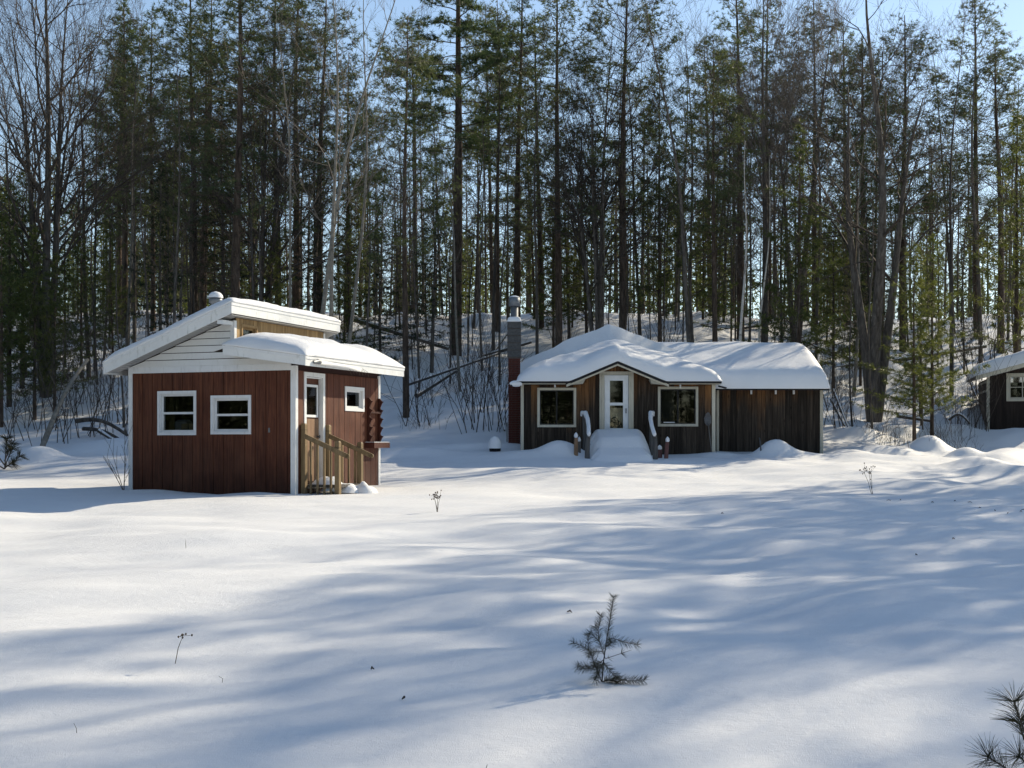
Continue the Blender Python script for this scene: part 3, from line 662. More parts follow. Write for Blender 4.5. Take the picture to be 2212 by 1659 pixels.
# rake boards and boxed returns of the small gable
for s in (-1, 1):
    x1 = DM+s*1.46; z1 = 3.335-.42*1.46-.05
    m = MB(); pk = 3.335-.052
    m.hexa([(DM, EY0+.02, pk-.075), (x1, EY0+.02, z1-.07), (DM, EY0+.06, pk-.075), (x1, EY0+.06, z1-.07), (DM, EY0+.02, pk), (x1, EY0+.02, z1), (DM, EY0+.06, pk), (x1, EY0+.06, z1)])
    m.obj('rake_board', M['cream'], rf)
    xa, xb = DM+s*1.42, DM+s*.98
    m = MB(); m.hexa([(xa, EY0+.07, 2.66), (xb, EY0+.07, 2.70), (xa, -.03, 2.66), (xb, -.03, 2.70), (xa, EY0+.07, 2.70), (xb+s*-.06, EY0+.07, 2.82), (xa, -.03, 2.70), (xb+s*-.06, -.03, 2.82)])
    m.obj('eave_return', M['cream'], rf)
for x0, x1 in ((EX0+.02, DM-1.48), (DM+1.48, EX1-.02)):
    MB().box(x0, x1, EY0+.03, -.04, 2.685, 2.705).obj('soffit', M['cream'], rf)
for x, z in ((.965, 2.60), (4.57, 2.58)):
    MB().box(x-.022, x+.022, -.075, -.04, z, z+.12).obj('hook_block', M['white'], dk)
# snow-capped gutter end left of the corner
m = MB(); m.tube([(-.30, -.38, 2.66), (-.02, -.38, 2.665)], [.05, .05], 10); m.obj('gutter_stub', M['dark'], rf)
t_ = np.linspace(0, 1, 8); MB().tube(np.stack([-.34+t_*.36, np.full(8, -.38), 2.70-.015*t_], -1), [.02, .06, .085, .09, .09, .085, .07, .04], 12).obj('gutter_snow', M['snow'], rf, smooth=True)
# wing
WX0, WX1 = 5.76, 8.89
wg = fw.put(wall_pieces(MB(), WX0-.2, WX1, .3, lambda a: 2.6, -.09, -.026, []))
for mm in (MB().box(WX1-.06, WX1, .99, 5.6, .3, 2.298), MB().box(WX0, WX1-.06, 5.54, 5.6, .3, 2.9)): wg.add(np.concatenate(mm.v), np.concatenate(mm.q))
wg.obj('wing_wall', M['barn_core'], dk)
boards(dk, fw, WX0+.0, WX1-.075, .3, lambda a: 2.585, lambda: rb.uniform(.17, .26), .008, -.026, 0.0, [], M['barn'], 'siding_board', .005, rb)
MB().box(WX1-.07, WX1+.02, .87, .95, .3, 2.57).obj('corner_board', M['cream'], dk)
MB().box(WX0+.0, WX0+.075, .862, .885, .5, 2.56).obj('corner_board', M['cream'], dk)
wz = lambda b: np.where(b < 3.35, 2.60+.41*(b-.45), 2.60+.41*(6.25-b))
wr = slab(np.array([3.7, 8.98]), np.array([.45, 1.5, 3.35, 6.2]), lambda a, b: wz(b)-.06, lambda a, b: wz(b)).obj('wing_roof', M['dark'], dk)
def snow_wing(a, b):
    ex = edge_round(9.01-a, .42)*.7+.3*edge_round(9.01-a, .06); ey = edge_round(b-.40, .45)*.72+.28*edge_round(b-.40, .05); eb = edge_round(6.25-b, .4)
    rz = 3.79-smax(np.abs(b-3.35)*.41, 0*b+.10, .2)+.04
    return rz-.0+ex*ey*eb*(.47+.03*fbm(a*1.1, b*1.1, 41, 2))-.02
slab(np.linspace(3.7, 9.01, 88), np.linspace(.40, 6.25, 90), lambda a, b: wz(b)+.004, lambda a, b: np.maximum(snow_wing(a, b), wz(b)+.012)).obj('wing_snow', M['roof_snow'], wr, smooth=True)
for x in (6.78, 7.50, 8.03): MB().box(x-.025, x+.025, .80, .86, 2.44, 2.56).obj('rafter_tail', M['white'], dk)
MB().beam((5.74, .42, 2.66), (5.98, .42, 2.60), .04, .05).obj('valley_edge', M['dark'], wr)
# chimney: brick below, concrete block above, metal flue
ch = MB().box(-.375, -.03, 1.10, 1.50, .3, 3.54).obj('chimney', M['mortar'], dk)
CX0, CX1, CY0, CY1 = -.385, -.02, 1.09, 1.51
bm_full = {}
def brick(w):
    w = round(w, 3)
    if w not in bm_full: bm_full[w] = MB().box(0, w, -.012, .03, 0, .058).mesh('brick', M['brick'])
    return bm_full[w]
z = .62; k = 0
while z < 3.50:
    cuts = [CX0, CX0+.205, CX1] if k % 2 else [CX0, CX0+.10, CX0+.31, CX1]
    for c0, c1 in zip(cuts, cuts[1:]): link('brick', brick(c1-c0-.010), ch, (c0+.005+rb.uniform(-.001, .001), CY0+rb.uniform(-.003, .003), z))
    z += .069; k += 1
zz = 3.55; k = 0
while zz < 4.55:
    MB().box(-.41, .0, 1.07, 1.53, zz+.006, zz+.20).obj('concrete_block', M['block'], ch); zz += .212; k += 1
zt = zz
MB().box(-.395, -.015, 1.085, 1.515, 3.5, zt-.01).obj('block_core', M['mortar'], ch)
slab(np.linspace(-.42, .01, 16), np.linspace(1.06, 1.54, 16), lambda a, b: np.full_like(a, zt-.006), lambda a, b: zt-.003+.15*edge_round(np.minimum(a+.42, .01-a), .1)*edge_round(np.minimum(b-1.06, 1.54-b), .1)).obj('chimney_snow', M['snow'], ch, smooth=True)
MB().tube([(-.2, 1.3, zt-.02), (-.2, 1.3, 5.12)], .115, 18).obj('flue_pipe', M['galv'], ch, smooth=True)
MB().tube([(-.2, 1.3, 5.08), (-.2, 1.3, 5.085), (-.2, 1.3, 5.34), (-.2, 1.3, 5.345)], [.13, .165, .165, .12], 18).obj('flue_cap', M['galv'], ch, smooth=True)
MB().tube([(-.2, 1.3, 5.345), (-.2, 1.3, 5.37), (-.2, 1.3, 5.40)], [.16, .14, .05], 18).obj('flue_snow', M['snow'], ch, smooth=True)
MB().box(-.44, -.395, 1.35, 1.55, .8, 1.62).obj('meter_panel', M['galv'], ch)

# buried front steps with snow heaped on them
st = thing('snow_buried_steps', 'snow-heaped front steps below the white storm door', 'steps', (OX+DM, OY, 0))
sxs = np.linspace(-.90, .90, 64); sys_ = np.linspace(-2.6, -.04, 76)
def step_top(a, b):
    g = ground(a+OX+DM, b+OY)
    run = 1.40-.36*np.clip((-b-.55)/1.0, 0, 1)-.62*np.clip((-b-1.15)/1.3, 0, 1)**1.2
    run = run+.03*fbm(a*1.5, b*1.5, 51, 2)
    notch = .12*np.maximum(0, np.sin(np.clip(-b, 0, 3)*2*np.pi/.36))*np.clip((np.abs(a)-.60)/.2, 0, 1)
    e = edge_round(.86-notch-np.abs(a), .36)
    f = np.clip((2.55+b)/.6, 0, 1); f = f*f*(3-2*f)
    return g-.06+(np.maximum(run-g, 0)+.06)*e*f
slab(sxs, sys_, lambda a, b: ground(a+OX+DM, b+OY)-.12, step_top)  .obj('step_snow', M['roof_snow'], st, smooth=True)
for k in range(3): MB().box(-.80, .80, -.55-.36*(k+1), -.55-.36*k, .98-.2*k-.04, .98-.2*k).obj('tread', M['greywood'], st)
# handrails either side: log posts, sloping rail, snow lying on it
for s in (-1, 1):
    hr = thing('step_handrail', 'grey log handrail with curled snow %s of the white door' % ('left' if s < 0 else 'right'), 'handrail', (OX+DM, OY, 0), group='handrails of the front steps')
    x = s*.93
    MB().tube([(x+s*.02, -.42, .5), (x+s*.015, -.42, 1.2), (x+s*.03, -.42, 1.80)], [.055, .05, .05], 9).obj('rear_post', M['greywood'], hr, smooth=True)
    MB().tube([(x-.01, -1.62, .2), (x+.01*s, -1.62, .8), (x-s*.015, -1.62, 1.22)], [.075, .07, .062], 10).obj('front_post', M['greywood'], hr, smooth=True)
    MB().tube([(x+s*.02, -.36, 1.80), (x-s*.03, -1.0, 1.50), (x-s*.02, -1.70, 1.17)], .045, 8).obj('rail', M['greywood'], hr, smooth=True)
    pts = [(x+s*.10, -.30, 1.78), (x+s*.075, -.36, 1.87), (x, -.52, 1.855), (x-s*.045, -.85, 1.68), (x-s*.05, -1.25, 1.47), (x-s*.03, -1.66, 1.255), (x-s*.03, -1.72, 1.20)]
    MB().tube(pts, [.03, .06, .072, .06, .056, .058, .03], 10).obj('rail_snow', M['snow'], hr, smooth=True)
def bollard(x, y, h, r, mat, label, lean=0.0, cap=.05):
    g = gz(x, y); b = thing('log_stake', label, 'stake', (x, y, g-.1), group='log stakes by the front steps')
    MB().tube([(0, 0, -.1), (lean*.4, 0, h*.5), (lean*.8, 0, h*.85), (lean, 0, h)], [r, r*.95, r*.9, r*.5], 9).obj('log', M[mat], b, smooth=True)
    MB().tube([(lean*.8, 0, h*.90), (lean, 0, h+.0), (lean, 0, h+.05), (lean, 0, h+.10)], [r*.6, r*.95, r*.8, r*.15], 9).obj('snow_cap', M['snow'], b, smooth=True)
bollard(OX+1.50, 34.55, .62, .062, 'paleposts', 'pale peeled log stake with snow tip left of the front steps')
bollard(OX+1.60, 34.75, .42, .05, 'greywood', 'short grey stub between pale stake and left handrail')
bollard(OX+3.98, 34.55, .60, .062, 'redposts', 'reddish log stake with snow tip right of the front steps', .05)
bollard(OX+3.83, 34.7, .36, .075, 'redposts', 'stubby snow-capped log beside the reddish stake')
bollard(OX+3.74, 34.9, .66, .04, 'greywood', 'thin snow-tipped stick behind the right handrail')
# shovel leaning by the right corner
sh = thing('leaning_shovel', 'upside-down shovel with grey shaft leaning on the dark cabin corner', 'shovel', (OX+5.35, 35.82, .62))
MB().tube([(.11, -.12, -.05), (.06, 0, .45), (.02, .12, .95)], .016, 8).obj('shaft', M['greywood'], sh, smooth=True)
prof = [(-.02, .88), (.05, .88), (.11, .97), (.115, 1.12), (.06, 1.24), (.01, 1.27), (-.05, 1.22), (-.095, 1.1), (-.08, .96)]
n_ = len(prof); MB().add([(p[0], .10+.02*abs(p[0]-.01)/.1, p[1]) for p in prof]+[(p[0], .115+.02*abs(p[0]-.01)/.1, p[1]) for p in prof], [(i, (i+1) % n_, n_+(i+1) % n_, n_+i) for i in range(n_)], polys=[list(range(n_))[::-1], list(range(n_, 2*n_))]).obj('blade', M['steel'], sh)
# things poking out of the snow
def stake(x, y, h, lean, label):
    o = MB().tube([(0, 0, -.15), (lean*.5, 0, h*.5), (lean, .02, h)], [.022, .02, .016], 7).obj('buried_stick', M['steel'], None, True, (x, y, gz(x, y))); tag(o, label, 'stick')
stake(7.05, 35.35, .36, -.05, 'dark stick leaning on the snow mound before the wing')
sp = thing('snow_capped_stump', 'little black stump under a tall snow cap left of the chimney', 'stump', (-.49, 36.0, gz(-.49, 36.0)))
MB().tube([(0, 0, -.1), (0, 0, .1)], [.15, .17], 12).obj('stump', M['dark'], sp, smooth=True)
t_ = np.linspace(0, 1, 9); MB().tube(np.stack([0*t_, 0*t_, .08+t_*.36], -1), .20*np.sqrt(np.clip(1-t_**2.2*.99, 0, 1)), 14).obj('snow_cap', M['snow'], sp, smooth=True)

# ------------------------------------------------------------------ shed at the right edge
SX, SY = 16.74, 44.0; SG = 1.50
sd = thing('board_shed', 'dark board shed with snowy sloping roof at the right edge', 'shed', (SX, SY, SG), R(-15))
sf = Face(lambda a, b, z: (a, -b, z)); sl_ = Face(lambda a, b, z: (-b, 3.0-a, z))
SH = [(.68, 1.62, 1.02, 1.88)]
stop = lambda a: 1.82+.27*a
m = sf.put(wall_pieces(MB(), 0, 3.2, -.5, lambda a: stop(a)-.02, -.08, -.026, SH))
for mm in (MB().box(0, .06, .08, 3.0, -.5, 1.75), MB().box(3.14, 3.2, .08, 3.0, -.5, 2.5), MB().box(.06, 3.14, 2.94, 3.0, -.5, 1.75)): m.add(np.concatenate(mm.v), np.concatenate(mm.q))
m.obj('wall', M['barn_core'], sd)
boards(sd, sf, .08, 3.2, -.5, stop, lambda: rb.uniform(.15, .22), .008, -.026, 0, SH, M['shed_wood'], 'siding_board', .004, rb)
boards(sd, sl_, 0.05, 2.96, -.5, lambda a: 1.75, lambda: rb.uniform(.15, .22), .008, -.0, .02, [], M['shed_wood'], 'siding_board', .003, rb)
MB().box(-.035, .07, -.03, .0, -.5, 1.80).obj('corner_board', M['cream'], sd)
for z in (1.30, 1.62): MB().box(-.045, -.022, .05, 2.9, z, z+.07).obj('batten', M['cream'], sd)
w = sf.put(rect_frame(.62, 1.68, .96, 1.94, .10, -.004, .035)).obj('window', M['cream'], sd)
s = rect_frame(.72, 1.58, 1.06, 1.84, .04, -.05, .0); s.box(1.135, 1.165, -.045, -.005, 1.10, 1.80); s.box(.76, 1.135, -.044, -.006, 1.435, 1.465); s.box(1.165, 1.54, -.044, -.006, 1.435, 1.465)
sf.put(s).obj('glazing_bars', M['cream'], w)
for a0, a1 in ((.76, 1.135), (1.165, 1.54)):
    for z0, z1 in ((1.10, 1.435), (1.465, 1.80)): sf.put(MB().box(a0, a1, -.03, -.026, z0, z1)).obj('pane', M['glass'], w)
sz = lambda a: 1.86+.27*(a+.4)-.06
rf = MB().hexa([(-.42, -.35, sz(-.42)-.02), (3.6, -.35, sz(3.6)-.02), (-.42, 3.3, sz(-.42)-.02), (3.6, 3.3, sz(3.6)-.02), (-.42, -.35, sz(-.42)+.05), (3.6, -.35, sz(3.6)+.05), (-.42, 3.3, sz(-.42)+.05), (3.6, 3.3, sz(3.6)+.05)]).obj('roof', M['dark'], sd)
MB().hexa([(-.42, -.375, sz(-.42)-.09), (3.6, -.375, sz(3.6)-.09), (-.42, -.352, sz(-.42)-.09), (3.6, -.352, sz(3.6)-.09), (-.42, -.375, sz(-.42)+.045), (3.6, -.375, sz(3.6)+.045), (-.42, -.352, sz(-.42)+.045), (3.6, -.352, sz(3.6)+.045)]).obj('rake_board', M['cream'], rf)
slab(np.linspace(-.45, 3.62, 50), np.linspace(-.40, 3.32, 46), lambda a, b: sz(a)+.052, lambda a, b: sz(a)+.06+.44*(edge_round(np.minimum(a+.45, 3.62-a), .5)*.7+.3*edge_round(a+.45, .06))*(edge_round(np.minimum(b+.40, 3.32-b), .3)*.7+.3*edge_round(b+.4, .05))*(1+.1*fbm(a*1.5, b*1.5, 61, 2))).obj('roof_snow', M['roof_snow'], rf, smooth=True)

# ------------------------------------------------------------------ tree prototypes (meshes shared by all copies of a kind)
def unit(v): return v/(np.linalg.norm(v, axis=-1, keepdims=True)+1e-9)
def curve_trunk(H, rng, bend=.02, n=14):
    t = np.linspace(0, 1, n); ph = rng.uniform(0, 6.28, 4)
    x = bend*H*(t*t*math.cos(ph[0])+.35*np.sin(t*7+ph[1])*t); y = bend*H*(t*t*math.sin(ph[0])+.35*np.sin(t*6+ph[2])*t)
    return np.stack([x, y, t*H-.7*(1-t)**3], -1)
def at_h(p, z):
    return np.array([np.interp(z, p[:, 2], p[:, 0]), np.interp(z, p[:, 2], p[:, 1]), z])

def proto_pine(seed, H, r0, c0, blen, nb, tl, tw, tn, tps, up=.25, dead=26, plume=False, top_round=.75):
    """tall pine: bare lower trunk with dead snags, crown of bunched needles"""
    g = np.random.default_rng(seed); tr = MB(); cr = MB(); p = curve_trunk(H, g, .012)
    tr.tube(p, r0*(1-np.linspace(0, 1, len(p))**1.3*.88)+.02*(np.linspace(1, 0, len(p))**6)*3*r0, 9)
    A, B, ra, rb_ = [], [], [], []
    for k in range(dead):
        z = g.uniform(.16, c0+.05)*H; a = g.uniform(0, 6.28); s = at_h(p, z); ln = g.uniform(.5, 2.6)
        d = np.array([math.cos(a), math.sin(a), g.uniform(-.35, .25)]); m_ = s+d*ln*.5; e = m_+unit(d+np.array([0, 0, -.25]))*ln*.5
        A += [s, m_]; B += [m_, e]; ra += [.018, .011]; rb_ += [.011, .004]
        for q in range(3):
            f = g.uniform(.3, 1); b = s+d*ln*f*.9; A.append(b); B.append(b+g.normal(size=3)*.28+d*.15); ra.append(.006); rb_.append(.003)
    C, D = [], []
    for k in range(nb):
        t = c0+(1-c0)*((k+.5)/nb)**.92; z = t*H*.985; s = at_h(p, z); u = (t-c0)/(1-c0)
        prof = np.sin(np.pi*min(1, (.16+u*.84))**top_round)**.7 if not plume else (1-u*.82)*min(1, .55+u*2.2)
        ln = blen*max(.12, prof)*g.uniform(.55, 1.15); a = k*2.4+g.uniform(-.6, .6); el = up+g.uniform(-.18, .2)+u*.35
        d = np.array([math.cos(a)*math.cos(el), math.sin(a)*math.cos(el), math.sin(el)])
        pts = [s]; dd = d.copy(); ns = 5
        for q in range(ns):
            dd = unit(dd+g.normal(size=3)*.13+np.array([0, 0, .05 if not plume else -.01])); pts.append(pts[-1]+dd*ln/ns)
        rr_ = np.linspace(.030, .008, ns+1)*(r0/.2)
        for q in range(ns): A.append(pts[q]); B.append(pts[q+1]); ra.append(rr_[q]); rb_.append(rr_[q+1])
        rays = [(pts, dd)]                                  # the bough and its side branches carry the needles
        for q in range(3 if ln < 1.4 else 5):
            f = g.uniform(.30, .92)*ns; i0 = min(int(f), ns-1); b = pts[i0]+(pts[i0+1]-pts[i0])*(f-i0)
            sd_ = unit(np.cross(dd, np.array([0, 0, 1.])))*(1 if q % 2 else -1); d2 = unit(dd*.75+sd_*g.uniform(.5, 1.0)+np.array([0, 0, g.uniform(-.1, .3)])); l2 = ln*g.uniform(.22, .42)
            e = b+d2*l2; A.append(b); B.append(e); ra.append(.010); rb_.append(.004); rays.append(([b, (b+e)/2, e], d2))
        for (pp_, d2) in rays:
            L2 = sum(np.linalg.norm(pp_[i_+1]-pp_[i_]) for i_ in range(len(pp_)-1)); nt = int(tps*L2)+1; n2 = len(pp_)-1
            for q in range(nt):
                f = g.uniform(.45 if n2 > 2 else .25, 1.03)*n2; i0 = min(int(f), n2-1); b = pp_[i0]+(pp_[i0+1]-pp_[i0])*min(1.05, f-i0)
                off = g.normal(size=3)*np.array([.13, .13, .07 if plume else .10])+np.array([0, 0, .05]); e = b+off
                C.append(e); D.append(unit(off*3+d2*.6+np.array([0, 0, .25])))
    tr.segs(A, B, ra, rb_, 3)
    cr.tufts(C, D, tl, tw, tn, g, .85)
    return tr, cr
def proto_spruce(seed, H, r0, base, rad, nb, droop, tl, tw, tn, dens, c0=.06, open_=0.0):
    """narrow cone of sagging boughs, foliage along every bough"""
    g = np.random.default_rng(seed); tr = MB(); cr = MB(); p = curve_trunk(H, g, .006)
    tr.tube(p, r0*(1-np.linspace(0, 1, len(p))*.93), 7)
    A, B, ra, rb_, C, D = [], [], [], [], [], []
    for k in range(nb):
        u = ((k+.5)/nb)**.95; z = (c0+(1-c0)*u)*H*.99
        ln = rad*((1-u)**.8)*g.uniform(.45, 1.15)+.10; a = k*2.399+g.uniform(-.4, .4)
        if g.random() < open_: ln *= .45
        s = at_h(p, z); el = .35*u-droop*(1-u)+g.uniform(-.12, .12)
        d = np.array([math.cos(a)*math.cos(el), math.sin(a)*math.cos(el), math.sin(el)]); side = np.array([-math.sin(a), math.cos(a), 0])
        e = s+d*ln; e[2] += .10*ln; m_ = s+d*ln*.5
        A += [s, m_]; B += [m_, e]; ra += [.02*(1-u)+.006, .012*(1-u)+.005]; rb_ += [.012*(1-u)+.005, .003]
        nt = max(3, int(dens*ln))
        f = g.uniform(.12, 1.03, nt); w = (1.0-f*.72)*.42*ln*g.uniform(-1, 1, nt)
        q = s[None]+d[None]*(ln*f)[:, None]+side[None]*w[:, None]; q[:, 2] += .10*ln*f**2-.10*np.abs(w)+g.normal(size=nt)*.03
        C.append(q); D.append(unit(d[None]*.8+side[None]*np.sign(w)[:, None]*.6+np.array([[0, 0, -.15]])))
        for i in range(0, nt, 3): b = s+d*ln*f[i]*.9; A.append(b); B.append(q[i]); ra.append(.006); rb_.append(.003)
    C.append(np.array([[p[-1, 0], p[-1, 1], H*x] for x in (.97, .985, 1.0)])); D.append(np.array([[0, 0, 1.]]*3))
    tr.segs(A, B, ra, rb_, 3)
    cr.tufts(np.concatenate(C), np.concatenate(D), tl, tw, tn, g, .75)
    return tr, cr
def grow(g, A, B, ra, rb_, s, d, ln, r, lvl, maxl, up, spread, kids, wob, n=4):
    pts = [s]; dd = d
    for q in range(n):
        dd = unit(dd+g.normal(size=3)*wob+np.array([0, 0, up])); pts.append(pts[-1]+dd*ln/n)
    rs = np.linspace(r, max(r*.42, .0035), n+1)
    for q in range(n): A.append(pts[q]); B.append(pts[q+1]); ra.append(rs[q]); rb_.append(rs[q+1])
    if lvl >= maxl: return
    k = kids[lvl] if lvl < len(kids) else 3
    for i in range(k):
        f = g.uniform(.25, 1.0)*n if i < k-1 else n*.999; i0 = min(int(f), n-1); b = pts[i0]+(pts[i0+1]-pts[i0])*(f-i0)
        ax = unit(np.cross(dd, g.normal(size=3))); sp = spread*g.uniform(.6, 1.25)
        nd = unit(dd*math.cos(sp)+ax*math.sin(sp)); rr_ = np.interp(f, range(n+1), rs)
        grow(g, A, B, ra, rb_, b, nd, ln*g.uniform(.42, .72), max(rr_*.62, .004), lvl+1, maxl, up, spread, kids, wob*1.1, n if lvl < 2 else 3)
def proto_bare(seed, H, r0, c0, nb, blen, up, spread, kids, maxl=3, bend=.03, stems=1, wob=.12, limb=.42):
    """leafless tree: trunk as one mesh, limbs and twigs as another"""
    g = np.random.default_rng(seed); tr = MB(); cr = MB(); A, B, ra, rb_ = [], [], [], []
    for st_ in range(stems):
        h = H*(1 if st_ == 0 else g.uniform(.7, .98)); p = curve_trunk(h, g, bend)
        if stems > 1:
            a = st_*6.28/stems+g.uniform(-.4, .4); t = np.linspace(0, 1, len(p)); lean = g.uniform(.05, .12)*h
            p[:, 0] += math.cos(a)*(.25*t**.3+lean*t**1.3); p[:, 1] += math.sin(a)*(.25*t**.3+lean*t**1.3)
        rr_ = r0*(1 if st_ == 0 else g.uniform(.6, .9)); R_ = rr_*(1-np.linspace(0, 1, len(p))**1.1*.9)
        tr.tube(p, np.maximum(R_, .01), 8)
        for k in range(nb):
            t = c0+(1-c0)*(k+.5)/nb; s = at_h(p, t*h); a = k*2.4+g.uniform(-.7, .7); el = g.uniform(.35, 1.0)+.25*t
            d = np.array([math.cos(a)*math.cos(el), math.sin(a)*math.cos(el), math.sin(el)])
            rad = np.interp(t*h, p[:, 2], R_)
            grow(g, A, B, ra, rb_, s, d, blen*(1.1-.75*(t-c0)/(1-c0))*g.uniform(.6, 1.2), max(.012, rad*limb), 1, maxl, up, spread, kids, wob)
    cr.segs(A, B, ra, rb_, 3)
    return tr, cr
def proto_shrub(seed, H, stems, spread, kids=(0, 5, 3), r=.014, maxl=2):
    g = np.random.default_rng(seed); m = MB(); A, B, ra, rb_ = [], [], [], []
    for k in range(stems):
        a = g.uniform(0, 6.28); t = g.uniform(0, spread); d = np.array([math.cos(a)*math.sin(t), math.sin(a)*math.sin(t), math.cos(t)])
        s = np.array([g.normal()*.12*stems**.4, g.normal()*.12*stems**.4, -.1])
        grow(g, A, B, ra, rb_, s, d, H*g.uniform(.55, 1.1), r*g.uniform(.6, 1.2), 1, maxl, .02, .6, kids, .09)
    m.segs(A, B, ra, rb_, 3); return m

KIND = {}
def reg(key, name, gen, mt, mc, parts=('trunk', 'crown')):
    t, c = gen; KIND[key] = (name, t.mesh(parts[0], M[mt], True), c.mesh(parts[1], M[mc], parts[1] == 'limbs') if c else None, parts)
for i in range(3): reg('RP%d' % i, 'red_pine', proto_pine(100+i, 20, (.15, .17, .135)[i], .30+.06*i, (3.3, 3.9, 3.0)[i], (56, 50, 60)[i], .20, .028, 11, 6.6, .2, 46), 'bark_pine', 'nd_red')
for i in range(2): reg('WP%d' % i, 'white_pine', proto_pine(120+i, 22, .21, .34, 4.4, 66, .21, .026, 11, 7.5, .06, 40, True), 'bark_pine', 'nd_white')
reg('WP2', 'white_pine', proto_pine(125, 22, .24, .46, 4.4, 60, .21, .028, 13, 13, .06, 44, True), 'bark_pine', 'nd_white')
for i in range(2): reg('NP%d' % i, 'narrow_pine', proto_spruce(130+i, 16, .17, 0, 2.4, 110, -.22, .24, .030, 10, 19, .30, .25), 'bark_pine', 'nd_white')
for i in range(3): reg('SP%d' % i, 'dark_fir', proto_spruce(140+i, 10, .10, 0, 1.9, 88, .25, .17, .028, 8, 15, .12, .3), 'bark_grey', 'nd_fir')
for i in range(3): reg('OP%d' % i, 'young_pine', proto_spruce(150+i, 10, .10, 0, 2.6, 66, -.22, .25, .028, 12, 12, .12, .35), 'bark_pine', 'nd_olive')
for i in range(4): reg('DB%d' % i, 'bare_tree', proto_bare(160+i, 17, .095, .30, 17, 3.4, .035, .55, (0, 5, 4, 3), 4 if i < 2 else 3, .03), 'bark_grey', 'twig', ('trunk', 'limbs'))
for i in range(3): reg('TH%d' % i, 'thin_bare_tree', proto_bare(170+i, 11, .055, .30, 12, 2.2, .05, .5, (0, 4, 3), 3, .045), 'bark_grey', 'twig', ('trunk', 'limbs'))
for i in range(2): reg('AS%d' % i, 'pale_aspen', proto_bare(180+i, 15, .085, .42, 13, 2.6, .06, .45, (0, 4, 3), 3, .05), 'bark_pale', 'twig_pale', ('trunk', 'limbs'))
reg('BI0', 'white_birch', proto_bare(190, 14, .085, .35, 16, 2.6, .05, .5, (0, 5, 3), 3, .06), 'bark_birch', 'twig', ('trunk', 'limbs'))
reg('MA0', 'spreading_bare_tree', proto_bare(195, 18, .20, .30, 13, 5.6, .04, .5, (0, 6, 5, 3), 4, .02, 5, .14, .62), 'bark_grey', 'twig', ('trunk', 'limbs'))
reg('OK0', 'forked_bare_tree', proto_bare(197, 18, .25, .40, 10, 4.6, .03, .6, (0, 5, 4, 3), 4, .06, 3, .14, .5), 'bark_grey', 'twig', ('trunk', 'limbs'))
reg('BT0', 'brushy_bare_tree', proto_bare(198, 16, .15, .42, 26, 4.2, .10, .35, (0, 6, 5, 3), 4, .02, 2, .08), 'bark_grey', 'twig_pale', ('trunk', 'limbs'))
HT = {'RP': 20, 'WP': 22, 'NP': 16, 'SP': 10, 'OP': 10, 'DB': 17, 'TH': 11, 'AS': 15, 'BI': 14, 'MA': 18, 'OK': 18, 'BT': 16}
CRN = {'RP': (.35, 2.8, 1), 'WP': (.4, 3.2, 1), 'NP': (.3, 1.8, 1), 'SP': (.1, 1.2, 1), 'OP': (.1, 1.6, 1), 'DB': (.4, 2, .35), 'TH': (.4, 1.2, .2), 'AS': (.45, 1.5, .2), 'BI': (.45, 1.5, .2), 'MA': (.35, 3.5, .4), 'OK': (.45, 3.5, .4), 'BT': (.4, 2.2, .5)}

# spots the photograph shows in full sun: tree crowns must not stand between them and the sun
LIT = [(*local(red, 3.9, y, z)[:2], z) for y in (.6, 2.0, 3.4) for z in (.9, 1.7)] + [(-8.5, 23.2, 0), (-4, 22.8, 0), (-1, 25, 0), (-11, 28, 0), (2, 27.5, .1), (5.5, 30, .3), (8, 33, .5), (-6, 21.5, 0), (-8.5, 28.5, 1), (7, 38, 3.7), (8.5, 38, 3.7), (9.5, 33.5, .6), (-9.5, 21.5, -.1)]
SXY = np.array([math.sin(SUN_AZ), math.cos(SUN_AZ)]); TEL = math.tan(SUN_EL)
def shades(x, y, z0, H, key):
    c0, rad, w = CRN[key]; k = H/HT[key]; n = 0
    for (lx, ly, lz) in LIT:
        d = np.array([x-lx, y-ly]); t = float(d@SXY)
        if t <= 0: continue
        perp = abs(float(d[0]*SXY[1]-d[1]*SXY[0])); h = lz+t*TEL
        if perp < rad*k*.75 and z0+c0*H-.5 < h < z0+H*.97: n += w
    return n
TREES = []
def tree(key, x, y, H, label, group=None, rz=None, lean=(0, 0), wide=1.0, rng=random.Random(77)):
    name, mt, mc, parts = KIND[key]; k = H/HT[key[:2]]; z0 = gz(x, y)
    t = thing(name, label, 'tree', (x, y, z0), rng.uniform(0, 6.28) if rz is None else rz, group)
    t.scale = (k*wide, k*wide, k)
    if lean != (0, 0): t.rotation_euler = (lean[0], lean[1], t.rotation_euler.z); t.rotation_mode = 'ZYX' if False else 'XYZ'
    link(parts[0], mt, t)
    if mc: link(parts[1], mc, t)
    TREES.append((x, y)); return t

